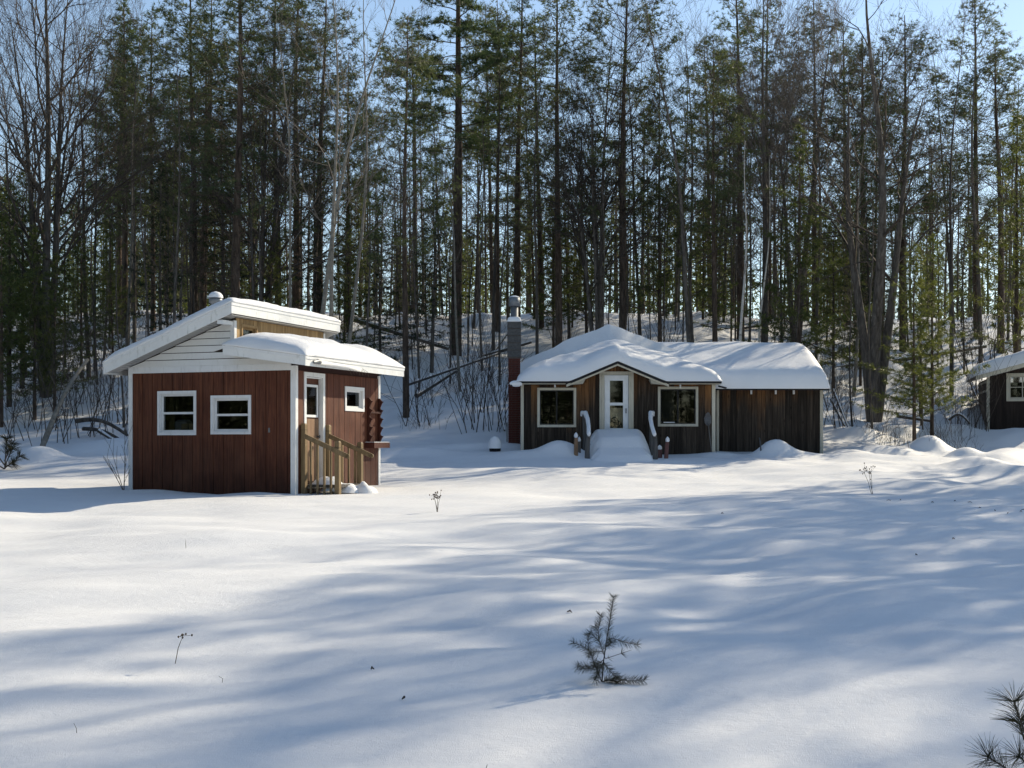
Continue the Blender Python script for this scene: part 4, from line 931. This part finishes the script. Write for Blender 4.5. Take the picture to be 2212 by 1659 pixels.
# trees one can pick out in the photograph: kind, picture x at the foot, distance, height, lean to the right (degrees), label
PICK = [   # kind, picture x at the foot, distance, height, lean to the right, girth, short phrase, label
    ('MA0', 98, 45, 16.0, 0, 1.0, 'the spreading bare tree', 'many-stemmed spreading bare tree at the far left against the sky'),
    ('NP0', 270, 57, 15.5, 0, 1.1, 'the narrow blue-green pine', 'tall narrow blue-green pine right of the spreading bare tree'),
    ('SP0', 346, 46, 8.4, 0, 1.0, 'the pointed dark fir', 'dark pointed fir just behind the red cabin roof slope'),
    ('SP1', 482, 49, 10.6, 0, 1.1, 'the larger dark fir', 'larger black-green fir above the red cabin peak'),
    ('RP0', 509, 46, 18.0, 0, 1.35, 'the thick pine over the red peak', 'thick dark pine trunk rising straight above the red cabin peak'),
    ('RP1', 420, 53, 16.0, 0, 1.2, 'the pine between the firs', 'straight pine between the two dark firs'),
    ('RP2', 330, 60, 15.5, 0, 1.2, 'the bushy distant pine', 'distant bushy pine right of the narrow blue-green pine'),
    ('RP0', 600, 57, 16.5, 0, 1.35, 'the left full pine behind the aspens', 'full dark pine behind the leaning pale aspens, left one'),
    ('RP1', 690, 55, 15.5, 0, 1.35, 'the right full pine behind the aspens', 'full dark pine behind the leaning pale aspens, right one'),
    ('RP2', 752, 58, 13.0, 0, 1.2, 'the pine beside the sky gap', 'pine with crown ending left of the blue sky gap'),
    ('AS0', 650, 37, 14.5, -8, 1.1, 'the left-leaning aspen', 'pale aspen leaning left above the red cabin lower roof'),
    ('AS1', 718, 36.5, 14.5, 3, 1.0, 'the curved aspen', 'pale curved aspen right of the red cabin upper roof'),
    ('AS0', 735, 38, 14.0, 6, .9, 'the right-leaning aspen', 'pale slim aspen leaning right toward the sky gap'),
    ('AS1', 640, 40, 13.5, -2, .8, 'the thin pale stem', 'thin pale stem between the leaning aspens'),
    ('OP0', 140, 50, 6.5, 0, 1.0, 'the yellow-green young pine', 'sunlit yellow-green young pine below the spreading bare tree'),
    ('OP1', 20, 44, 8.0, 0, 1.3, 'the bushy pine at the left edge', 'bushy young pine filling the left edge of the woods'),
    ('OP2', 75, 42, 6.5, 0, 1.1, 'the dim young pine', 'dim young pine left of the fallen poles'),
    ('OP0', 585, 47, 6.5, 0, 1.0, 'the green pine behind the red roof', 'green young pine behind the red cabin upper roof'),
    ('RP1', 877, 42.2, 13.5, -1, 1.0, 'the lone dark pine', 'lone dark pine trunk rooted right of the red cabin'),
    ('WP2', 985, 52, 19.0, -.8, 1.15, 'the tallest white pine', 'tallest white pine with thick trunk between the two cabins'),
    ('RP2', 1075, 60, 16.0, 0, 1.1, 'the slim pine near the flue', 'slim pine right of the tallest white pine'),
    ('RP0', 1207, 53, 16.5, .5, 1.3, 'the broad-trunked pine', 'broad-trunked pine behind the dark cabin roof peak, left side'),
    ('DB0', 1160, 50, 13.0, 1, 1.0, 'the bare tree behind the flue', 'bare tree directly behind the metal flue'),
    ('RP1', 1345, 50, 16.5, 0, 1.2, 'the pine behind the ridge', 'straight pine behind the dark cabin ridge'),
    ('OP1', 1425, 54, 13.0, 0, .85, 'the tall olive conifer', 'tall olive conifer right of the dark cabin ridge'),
    ('DB1', 1500, 47, 15.0, -5, 1.3, 'the left-leaning dark trunk', 'dark bare trunk leaning left behind the wing roof'),
    ('RP2', 1545, 48, 14.0, 0, 1.2, 'the pine over the wing', 'pine over the left end of the wing roof'),
    ('BI0', 1598, 44.5, 9.5, .5, 1.2, 'the white birch', 'white birch standing behind the wing roof'),
    ('BI0', 1640, 47, 9.0, 0, 1.0, 'the fainter birch', 'fainter white birch right of the first birch'),
    ('BT0', 1650, 56, 15.0, 0, 1.2, 'the brushy tree above the birches', 'brushy grey bare tree above the white birches'),
    ('BT0', 1720, 58, 15.0, 0, 1.2, 'the brushy tree above the olive pine', 'brushy grey bare tree above the olive young pine'),
    ('OP2', 1725, 46.5, 10.6, 0, 1.0, 'the broad olive pine', 'broad olive young pine behind the wing roof'),
    ('OP0', 1800, 50, 7.5, 0, 1.0, 'the smaller olive pine', 'smaller olive pine right of the broad olive pine'),
    ('RP0', 1868, 57, 14.5, 0, 1.5, 'the pine left of the forked tree', 'straight pine trunk left of the forked bare tree'),
    ('OK0', 1888, 45.0, 15.0, 1.5, 1.1, 'the massive forked tree', 'massive forked bare tree right of the wing'),
    ('RP1', 1950, 58, 15.5, 0, 1.2, 'the pine behind the forked tree', 'pine behind the forked bare tree'),
    ('RP2', 1760, 62, 16.5, 0, 1.3, 'the distant pine above the olive pine', 'distant dark pine crown above the olive pine'),
    ('RP0', 1660, 63, 16.5, 0, 1.3, 'the distant pine above the birches', 'distant dark pine crown above the birches'),
    ('OP1', 1975, 40.0, 6.4, 0, 1.1, 'the slim young pine', 'slim young pine with bare foot left of the shed'),
    ('OP2', 2013, 41.0, 6.6, 0, 1.1, 'the second slim young pine', 'second slim young pine nearer to the shed'),
    ('OP0', 1990, 44, 5.2, 0, .8, 'the short pine between the slim pines', 'short young pine between the slim pines behind'),
    ('DB2', 2118, 55, 14.5, -3, 1.3, 'the double bare trunk', 'double bare trunk uphill left of the shed'),
    ('RP1', 2162, 57, 14.0, 0, 1.4, 'the pine above the shed', 'dark pine trunk above the shed roof'),
    ('RP0', 2110, 60, 16.5, 0, 1.3, 'the open-topped pine', 'open-topped pine against the sky at upper right'),
    ('OP1', 2195, 50, 11.0, 0, 1.1, 'the conifer at the right edge', 'dense dark green conifer filling the right edge'),
    ('MA0', 560, 47, 14.0, 3, .8, 'the branching hardwood over the red roof', 'branching bare hardwood rising behind the red cabin peak'),
    ('MA0', 1290, 50, 13.5, -2, .8, 'the branching hardwood over the dark roof', 'branching bare hardwood above the dark cabin gable'),
    ('WP1', 1115, 56, 16.5, 1, 1.1, 'the broad pine over the chimney', 'broad plumed pine above the dark cabin chimney'),
    ('WP1', 1600, 58, 17.0, 0, 1.1, 'the broad pine over the wing', 'broad plumed pine above the wing roof'),
    ('WP0', 640, 60, 17.0, 0, 1.2, 'the broad pine behind the aspens', 'broad plumed pine far behind the leaning aspens'),
    ('OP2', 2, 41, 7.0, 0, 1.3, 'the pine cut by the left edge', 'broad green young pine cut by the left picture edge'),
    ('OP0', 48, 46, 8.0, 0, 1.2, 'the taller green pine at left', 'taller green young pine below the left bare crown'),
    ('OP1', 118, 43, 5.5, 0, 1.2, 'the low green pine at left', 'low green young pine above the bent pale trunk'),
    ('OP2', 176, 47, 6.0, 0, 1.1, 'the green pine over the fallen poles', 'green young pine above the arching fallen poles'),
    ('DB3', 205, 50, 12.0, 0, 1.0, 'the slender bare tree by the narrow pine', 'slender bare tree between spreading tree and narrow pine'),
    ('DB2', 375, 44, 13.0, -2, 1.0, 'the slender tree over the red eave', 'slender bare tree over the red cabin eave'),
]
for key, px, y, H, lean, wide, short, label in PICK:
    x = px_x(px, y); s = shades(x, y, gz(x, y), H, key[:2])
    tree(key, x, y, H, label, lean=(0, R(lean)), wide=wide)

# the rest of the wood, each trunk named by the picked tree it stands nearest to
rf_ = random.Random(2024)
def beside(px, y):
    p = min(PICK, key=lambda q: abs(q[1]-px)/40+abs(q[2]-y)/12)
    side = 'left of ' if px < p[1]-6 else 'right of ' if px > p[1]+6 else 'in line with '
    dep = ' uphill' if y > p[2]+1 else ' downhill' if y < p[2]-1 else ''
    return side+p[6]+(','+dep if dep else '')
WORD = {'RP': 'tall pine', 'NP': 'narrow pine', 'WP': 'plumed white pine', 'SP': 'dark fir', 'OP': 'young olive pine', 'DB': 'leafless tree', 'TH': 'thin leafless sapling', 'AS': 'pale aspen'}
SEEN = {}
def wood_label(word, px, y):
    l = word+' '+beside(px, y); SEEN[l] = SEEN.get(l, 0)+1; return l
def fill(kind, nvar, count, y0, y1, h0, h1, wide=(.9, 1.2), gap=1.0, maxshade=0.6, edge=60, avoid=()):
    made = tries = 0
    while made < count and tries < count*60:
        tries += 1
        y = rf_.uniform(y0, y1); px = rf_.uniform(-edge, 2212+edge); x = px_x(px, y); H = rf_.uniform(h0, h1)
        if any((x-a)**2+(y-b)**2 < gap*gap for a, b in TREES): continue
        if any(a < px < b for a, b in avoid): continue
        if y < 43.5 and 1090 < px < 1800: continue
        if px > 2060 and y < 49: continue
        if 820 < px < 1100 and y < 44: continue
        if px < 820 and y < 38: continue
        if shades(x, y, gz(x, y), H, kind) > maxshade: continue
        l = wood_label(WORD[kind], px, y)
        tree('%s%d' % (kind, rf_.randrange(nvar)), x, y, H, l, l, lean=(R(rf_.uniform(-2.5, 2.5)), R(rf_.uniform(-2.5, 2.5))), wide=rf_.uniform(*wide)); made += 1
GAPS = ((-80, 232), (735, 830), (1990, 2070), (1390, 1440))
fill('RP', 3, 13, 52, 74, 12.5, 17, (1.0, 1.3), 1.8, .9, 60, GAPS)
fill('WP', 2, 2, 58, 74, 14, 18, gap=2.4, maxshade=.9, avoid=GAPS)
fill('SP', 3, 12, 47, 68, 4, 9, gap=1.4)
fill('OP', 3, 28, 46, 72, 2.5, 8.0, gap=1.2)
fill('OP', 3, 14, 52, 66, 5, 9, (.9, 1.1), 1.2, .6, 0, ((-80, 180), (820, 1150), (1830, 2300)))
fill('DB', 4, 58, 46, 74, 9, 15, gap=1.0, maxshade=1.2, avoid=((-80, 190),))
fill('TH', 3, 96, 41, 68, 4, 10, gap=.7, maxshade=1.0)
fill('AS', 2, 12, 46, 66, 9, 13, gap=.9, maxshade=1.0)

# beyond the crest the wood goes on as one mass
def flat_tree(kind, g):
    m = MB()
    if kind == 0:
        H = g.uniform(9, 15); p = curve_trunk(H, g, .02, 5); m.tube(p, np.linspace(.11, .02, 5), 4, False); A, B = [], []
        for k in range(26):
            s = at_h(p, g.uniform(.25, 1)*H); a = g.uniform(0, 6.28); d = np.array([math.cos(a), math.sin(a), g.uniform(.4, 1.4)]); e = s+d*g.uniform(.6, 1.8); A += [s]; B += [e]
            for q in range(2): A.append(s+(e-s)*.6); B.append(e+g.normal(size=3)*.6)
        m.segs(A, B, .02, .008, 3)
    else:
        H = g.uniform(5, 14); p = curve_trunk(H, g, .01, 4); m.tube(p, np.linspace(.10, .02, 4), 4, False); u = g.uniform(.08, 1, 130)**.9; a = g.uniform(0, 6.28, 130); r = (1-u)*g.uniform(.2, 1, 130)*2.0
        m.tufts(np.stack([r*np.cos(a), r*np.sin(a), u*H], -1), np.stack([np.cos(a), np.sin(a), .1+0*a], -1), .5, .09, 5, g, .8)
    return m
g = np.random.default_rng(9); base = [flat_tree(0, g) for _ in range(8)]; basec = [flat_tree(1, g) for _ in range(6)]; far = MB(); farc = MB()
for k in range(400):
    y = g.uniform(72, 118); x = g.uniform(-.50, .52)*y; con = k % 3 == 0; b = basec[k % 6] if con else base[k % 8]; fr_ = farc if con else far; a = g.uniform(0, 6.28); c, s = math.cos(a), math.sin(a)
    v = np.concatenate(b.v); v = np.stack([v[:, 0]*c-v[:, 1]*s+x, v[:, 0]*s+v[:, 1]*c+y, v[:, 2]+gz(x, y)-.3], -1); o = fr_.n
    fr_.v.append(v); fr_.n += len(v); fr_.q += [q+o for q in b.q]; fr_.t += [q+o for q in b.t]
dw = tag(far.obj('distant_wood', M['twig']), 'mixed wood beyond the crest of the hill', 'wood', kind='stuff')
dc = farc.obj('conifers', M['nd_olive'], dw); dc['kind'] = 'stuff'
# the wood that closes the clearing on the right, outside the picture, throws the long shadows over the snow
g = np.random.default_rng(21); woods_t = MB(); woods_c = MB(); n_w = 0
src = [proto_pine(300+i, 19, .15, .42, 2.6, 40, .19, .035, 8, 4.5) for i in range(2)]; srcb = [proto_bare(310+i, 17, .11, .32, 15, 3.2, .035, .55, (0, 5, 4, 3), 4) for i in range(2)]
tries = 0
while n_w < 98 and tries < 9000:
    tries += 1
    pine = g.random() < .45; H = g.uniform(13, 19)
    if n_w < 60:                             # stand on the sunward side of the foreground snow
        t_ = g.uniform(20, 38); y = g.uniform(3, 21)+t_*SXY[1]; x = g.uniform(-9, 10)+t_*SXY[0]
        if x < .41*y+2.6+(1.2 if pine else 0): continue
    else:                                    # and behind the viewer, as the window panes mirror it
        x = g.uniform(-30, 30); y = g.uniform(-34, -14)
    if x > 40: continue
    if shades(x, y, gz(x, y), H, 'RP' if pine else 'DB') > (.5 if pine else .8): continue
    t, c_ = src[n_w % 2] if pine else srcb[n_w % 2]; k = H/(19 if pine else 17); a = g.uniform(0, 6.28); co, si = math.cos(a)*k, math.sin(a)*k
    for m_, dst in ((t, woods_t), (c_, woods_c if pine else woods_t)):
        v = np.concatenate(m_.v); v = np.stack([v[:, 0]*co-v[:, 1]*si+x, v[:, 0]*si+v[:, 1]*co+y, v[:, 2]*k+gz(x, y)], -1); o = dst.n
        dst.v.append(v); dst.n += len(v); dst.q += [q+o for q in m_.q]; dst.t += [q+o for q in m_.t]; dst.p += [[i+o for i in q] for q in m_.p]
    n_w += 1
for k in range(420):                         # unseen conifers, behind and left, added to darken window reflections
    y = g.uniform(-46, -15); x = g.uniform(-48, 40)
    if k % 2 == 0: y = g.uniform(-14, 44); x = -(.42*max(y, 0)+g.uniform(6, 26))-(8 if y < 8 else 0)
    b = basec[k % 6]; v = np.concatenate(b.v)+np.array([x, y, gz(x, y)-.2]); o = woods_c.n
    woods_c.v.append(v); woods_c.n += len(v); woods_c.q += [q+o for q in b.q]; woods_c.t += [q+o for q in b.t]
wd = tag(woods_t.obj('side_wood', M['bark_grey']), 'wood around the clearing beyond the picture edge, shading the snow, plus conifers added to darken window reflections', 'wood', kind='stuff')
cr_ = woods_c.obj('needles', M['nd_red'], wd); cr_['kind'] = 'stuff'

# ------------------------------------------------------------------ brush, fallen poles, weeds
for i, (H_, n_, sp_) in enumerate(((1.3, 7, .5), (2.2, 8, .45), (3.2, 7, .32), (.7, 9, .6))):
    KIND['SH%d' % i] = ('bare_shrub', proto_shrub(400+i, H_, n_, sp_, (0, 5, 3), .010+.004*i if i < 3 else .006).mesh('stems', M['twig']), None, ('stems',))
def shrub(i, px, y, k, label, group=None):
    x = px_x(px, y); o = link('bare_shrub', KIND['SH%d' % i][1], None, (x, y, gz(x, y)), rf_.uniform(0, 6.28)); o.scale = (k, k, k); tag(o, label, 'shrub', group); return o
SHR = [(2, 175, 38.5), (2, 215, 39), (1, 245, 40), (2, 130, 40.5), (1, 60, 39), (1, 30, 40.5), (2, 240, 42), (1, 160, 43), (1, 90, 37.5), (2, 190, 44.5)]
for i, px, y in SHR: shrub(i, px, y, rf_.uniform(.8, 1.25), *[wood_label('edge thicket', px, y)]*2)
SHR = [(2, 1035, 40.5), (2, 1062, 40.2), (2, 1085, 41), (1, 1010, 42), (2, 1048, 43), (1, 905, 41.5), (3, 905, 40.8), (1, 950, 44), (3, 925, 41.2), (1, 985, 45), (3, 1000, 46), (2, 1090, 45)]
for i, px, y in SHR: shrub(i, px, y, rf_.uniform(.8, 1.2), *[wood_label('leafless thicket', px, y)]*2)
SHR = [(3, 1935, 39.5), (3, 1955, 38.9), (0, 1930, 38.6), (3, 2040, 40.5), (0, 2070, 41), (1, 2095, 42), (3, 2060, 39.6), (1, 2075, 43), (3, 1880, 41.4), (0, 2105, 42.8), (3, 2030, 38.2), (3, 1905, 40.2), (1, 1800, 42), (1, 1815, 43.2), (2, 1830, 44.5), (3, 2100, 37.5), (1, 2050, 44)]
for i, px, y in SHR: shrub(i, px, y, rf_.uniform(.7, 1.1), *[wood_label('low bare brush', px, y)]*2)
for k in range(38):
    px = rf_.uniform(-20, 2230); y = rf_.uniform(46, 66)
    shrub(rf_.choice((1, 2, 2)), px, y, rf_.uniform(.7, 1.3), *[wood_label('leafless undergrowth', px, y)]*2)
def pole(x0, y0, z0, x1, y1, z1, r, label, mat='bark_grey', snow=True, sag=0.0):
    a = np.array([x0, y0, gz(x0, y0)+z0]); b = np.array([x1, y1, gz(x1, y1)+z1]); t = np.linspace(0, 1, 7)[:, None]
    p = a*(1-t)+b*t; p[:, 2] += sag*np.sin(np.pi*t[:, 0])
    o = thing('fallen_pole', label, 'log', tuple(a), group=label if label.startswith('fallen snow-dusted') else None); MB().tube(p-a, np.linspace(r, r*.6, 7), 7).obj('log', M[mat], o, smooth=True)
    if snow: MB().tube(p-a+np.array([0, 0, r*.75]), np.linspace(r*.75, r*.4, 7), 7).obj('snow_strip', M['snow'], o, smooth=True)
def pp(px, y): return (px_x(px, y), y)
pole(*pp(82, 35.5), -.1, *pp(190, 38.5), 2.4, .085, 'bent pale trunk rising from the snow bump at left', 'bark_pale', False, .35)
pole(*pp(165, 39), .45, *pp(275, 38), .15, .075, 'upper dark fallen pole arching to the red cabin corner', snow=False, sag=.22)
pole(*pp(180, 38.7), .25, *pp(268, 37.4), .0, .065, 'lower dark fallen pole arching to the red cabin corner', snow=False, sag=.12)
pole(*pp(215, 37.2), .3, *pp(245, 36.4), -.05, .06, 'short broken pole stuck in snow below the arching poles')
pole(*pp(760, 54), .9, *pp(968, 51), .35, .11, 'long fallen trunk lying against the tallest white pine')
pole(*pp(880, 45), .6, *pp(1075, 50), .6, .06, 'thin fallen pole sloping up toward the chimney')
pole(*pp(900, 46), .1, *pp(985, 48), .5, .09, 'broken log under the thin sloping pole')
pole(*pp(1060, 47), 1.0, *pp(1090, 39.5), .2, .05, 'dark leaning pole left of the chimney')
pole(*pp(1800, 42.5), 1.2, *pp(1835, 41.6), 0, .05, 'leaning broken pole right of the wing corner')
pole(*pp(1795, 43), .8, *pp(1825, 42.4), .1, .05, 'lower broken pole right of the wing corner')
pole(*pp(1940, 44), .25, *pp(2010, 42.6), .1, .07, 'snowy log behind the slim young pines')
pole(*pp(2050, 43), .25, *pp(2095, 42.6), .1, .05, 'arched snowy branch left of the shed', sag=.25)
for k in range(9):
    px = rf_.uniform(0, 2212); y = rf_.uniform(47, 64); x = px_x(px, y)
    pole(x, y, .1, x+rf_.uniform(-4, 4), y+rf_.uniform(-1.5, 1.5), rf_.uniform(.1, .9), rf_.uniform(.04, .1), wood_label('fallen snow-dusted log', px, y))

# shrub by the red cabin's left corner
g = np.random.default_rng(33); A, B, ra, rb_ = [], [], [], []
for d, ln in (((-.35, 0, 1), .9), ((.05, 0, 1), 1.05), ((-.7, .1, .9), .8), ((-.15, .1, 1), .6)):
    grow(g, A, B, ra, rb_, np.array([0, 0, -.05]), unit(np.array(d, float)), ln, .009, 1, 2, .02, .5, (0, 5), .07)
x = px_x(268, 25.7); tag(MB().segs(A, B, ra, rb_, 4).obj('bare_twig_bush', M['twig_pale'], None, False, (x, 25.7, gz(x, 25.7))), 'pale leafless twig bush at the red cabin left corner', 'bush')

def needled(poly, rad, step, nl, nw, g, A, fwd=.55, per=4, C=None):
    """needles along a stem polyline: returns tufts positions"""
    p = np.array(poly, float); seg = np.linalg.norm(np.diff(p, axis=0), axis=1); s = np.concatenate([[0], np.cumsum(seg)])
    n = max(2, int(s[-1]/step)); t = np.linspace(.1*s[-1], s[-1], n); q = np.stack([np.interp(t, s, p[:, i]) for i in range(3)], -1)
    d = unit(np.gradient(q, axis=0)); return q, d
def needle_mb(Q, D, nl, nw, per, g, fwd):
    m = MB(); n = len(Q); r = g.normal(size=(n, per, 3)); r -= D[:, None]*np.sum(r*D[:, None], -1, keepdims=True); r = unit(r)
    d = unit(r+D[:, None]*fwd*g.uniform(.6, 1.5, (n, per, 1))+np.array([0, 0, .12])); L_ = nl*g.uniform(.7, 1.15, (n, per, 1))
    a = np.broadcast_to(Q[:, None], d.shape); b = a+d*L_*.6; c = a+d*L_+np.array([0, 0, -.06])*L_
    m.segs(a.reshape(-1, 3), b.reshape(-1, 3), nw, nw*.9, 3); m.segs(b.reshape(-1, 3), c.reshape(-1, 3), nw*.9, nw*.25, 3); return m
# foreground pine sapling
def sapling():
    g = np.random.default_rng(55); y = 7.55; x = px_x(1300, y); S = .000487
    t = thing('pine_sapling', 'small scraggly pine sapling poking from the foreground snow', 'sapling', (x, y, gz(x, y)-.005))
    cv = lambda L_, dep: [((c[0]-690)*S, dep*(i/(len(L_)-1)), (1385-c[1])*S) for i, c in enumerate(L_)]
    BR = [([(690, 1400), (702, 1250), (715, 1100), (750, 850), (800, 560), (832, 335)], 0, .0058, 1), ([(690, 1380), (600, 1150), (520, 950), (510, 790)], -.05, .0038, 1), ([(525, 980), (430, 920), (345, 880)], -.04, .003, 1),
          ([(730, 1080), (660, 870), (650, 740), (682, 575)], .05, .0036, 1), ([(745, 860), (820, 830), (900, 850), (1000, 880), (1110, 890)], -.06, .003, 1), ([(730, 1090), (900, 1040), (1065, 990)], .03, .003, .25),
          ([(715, 1100), (620, 1160), (500, 1170), (390, 1150)], -.08, .0034, 1), ([(695, 1375), (770, 1345), (850, 1350), (930, 1405)], -.06, .006, 2.2), ([(800, 1340), (900, 1330), (1020, 1335), (1185, 1320)], -.10, .003, 1.5),
          ([(705, 1120), (790, 1230), (860, 1300)], -.09, .003, 1.2), ([(715, 1110), (640, 1240), (590, 1300)], -.1, .003, 1.2), ([(660, 880), (600, 820), (560, 790)], .06, .0026, 1), ([(735, 950), (780, 900), (790, 860)], -.06, .003, 1.5), ([(690, 1000), (600, 1010), (540, 1050)], .07, .003, 1.1), ([(715, 1150), (660, 1190), (560, 1230), (460, 1240)], .08, .003, 1.2), ([(640, 740), (612, 700)], .02, .003, 1.2)]
    for L_, dep, r, dens in BR:
        p = cv(L_, dep); b = MB().tube(p, np.linspace(r*.75, r*.35, len(p)), 6).obj('branch' if L_[0] != (690, 1400) else 'stem', M['twig'], t, True)
        q, d = needled(p, r, .0085/max(.5, dens), .03, .001, g, None)
        if dens < .5: q, d = q[::5], d[::5]
        if L_[0] == (690, 1400): q, d = q[len(q)//2:], d[len(q)//2:]
        needle_mb(q, d, .046, .0009, 6, g, .6).obj('needles', M['nd_near'], b)
        e = np.repeat(q[-1:], 4, 0); needle_mb(e, np.repeat(d[-1:], 4, 0), .048, .0008, 4, g, .7).obj('tip_needles', M['nd_near'], b)
sapling()
# red pine seedling cut by the lower right corner, and the one at the left edge
def seedling(px, py, y, S, name, label, stems, nl, nw, n_t):
    g = np.random.default_rng(66); x = px_x(px, y); t = thing(name, label, 'sapling', (x, y, gz(x, y)))
    for p, tips in stems:
        b = MB().tube(p, np.linspace(.006, .0035, len(p))*S, 6).obj('branch', M['twig'], t, True)
        q, d = needled(p, .005, .012*S, nl, nw, g, None); k = len(q)//2
        needle_mb(q[k:], d[k:], nl*.9, nw, 6, g, .9).obj('needles', M['nd_near'], b)
        needle_mb(np.repeat(q[-1:], n_t, 0), np.repeat(d[-1:], n_t, 0), nl, nw, 5, g, .35).obj('tip_needles', M['nd_near'], b)
seedling(2232, 1700, 5.75, 1.0, 'pine_seedling', 'long-needled pine seedling cut off by the lower right corner',
         [([(0, 0, -.05), (-.01, 0, .10), (-.05, -.02, .20), (-.10, -.03, .335)], 1), ([(0, 0, 0), (-.06, -.05, .02), (-.15, -.08, .04), (-.245, -.10, .10)], 1), ([(0, 0, 0), (-.04, -.03, .05), (-.09, -.06, .095)], 1), ([(0, 0, .08), (-.03, .03, .15), (-.04, .06, .22)], 1), ([(0, 0, .05), (.08, 0, .15), (.14, 0, .25)], 1)], .125, .0011, 8)
seedling(10, 975, 31.5, 3.0, 'bushy_pine_seedling', 'knee-high bushy pine at the left edge of the clearing',
         [([(0, 0, -.1), (.02, 0, .3), (.05, 0, .75)], 1), ([(0, 0, .05), (.12, -.1, .25), (.25, -.15, .5)], 1), ([(0, 0, .1), (-.15, 0, .3), (-.3, 0, .55)], 1), ([(0, 0, .05), (.18, .05, .15), (.36, .05, .32)], 1), ([(0, 0, .02), (.15, -.2, .08), (.3, -.25, .15)], 1), ([(0, 0, .2), (.06, .1, .45), (.14, .1, .62)], 1), ([(0, 0, 0), (-.1, -.15, .1), (-.2, -.2, .3)], 1)], .24, .005, 9)
# dry weeds and litter on the snow
def weed(px, y, h, lean, n, label, k=1.0, seed=1):
    g = np.random.default_rng(seed); x = px_x(px, y); o = thing('dry_weed', label, 'weed', (x, y, gz(x, y)))
    for i in range(n):
        l = lean+(g.uniform(-.25, .25) if n > 1 else 0); p = [(g.normal()*.01, 0, -.03), (l*h*.45, 0, h*.5), (l*h, g.normal()*.03, h*g.uniform(.85, 1.05))]
        s = MB().tube(p, np.array([.0035, .003, .0018])*k, 5).obj('stalk', M['straw'], o, True); e = np.array(p[-1]); m = MB()
        for j in range(6):
            c = e+g.normal(size=3)*np.array([.035, .02, .045])*k*h/.35; m.segs([e-np.array([l*.05, 0, .07*h])], [c], .0016*k, .0012*k, 4)
            t_ = np.linspace(-1, 1, 5); m.tube(np.stack([c[0]+0*t_, c[1]+0*t_, c[2]+t_*.010*k], -1), .008*k*np.sqrt(np.clip(1.02-t_**2, .02, 1)), 5)
        if h > .15: m.obj('seed_heads', M['straw'], s)
weed(370, 8.1, .20, .50, 1, 'single dry weed stalk leaning right in the left foreground', .8, 3)
weed(945, 19.8, .28, -.08, 4, 'dry weed clump in the snow right of the red cabin', 1.2, 4)
weed(1884, 24.5, .46, -.20, 3, 'dry weed clump in front of the wing, right side', 1.4, 6)
weed(485, 7.6, .05, -.5, 1, 'tiny bent straw near the leaning weed stalk', .5, 8)
weed(170, 6.4, .05, -.55, 1, 'tiny straw near the lower left corner', .5, 9)
weed(1050, 5.8, .03, .2, 1, 'tiny straw at the bottom edge of the snow', .5, 10)
weed(402, 14.0, .10, -.1, 1, 'tiny upright straw beyond the leaning weed stalk', .6, 12)
for k, (px, py, w) in enumerate(((1920, 1082, .10), (1946, 1081, .06), (2014, 1086, .07), (2062, 1083, .08), (2095, 1086, .13), (2117, 1098, .06), (2150, 1104, .05), (2215, 1102, .16), (2176, 1110, .05), (2205, 1108, .05), (2060, 1165, .06), (1980, 1200, .06), (1560, 1110, .05), (870, 1512, .03), (1230, 1324, .06), (805, 1448, .03))):
    yy = 15.0; w *= .75
    for _ in range(30):
        x = px_x(px, yy); yy = yy*.6+.4*(2700*(EYE-gz(x, yy))/(py-955))
    o = MB().tube([(-w/2, 0, .008), (0, .01, .018), (w/2, 0, .006)], [.004, .008 if w < .07 else .006, .003], 6).obj('bark_scrap', M['twig'], None, False, (px_x(px, yy), yy, gz(px_x(px, yy), yy))); o.rotation_euler.z = k*1.3
    tag(o, 'small dark bark scrap lying on the open snow', 'debris', 'bark scraps on the snow')
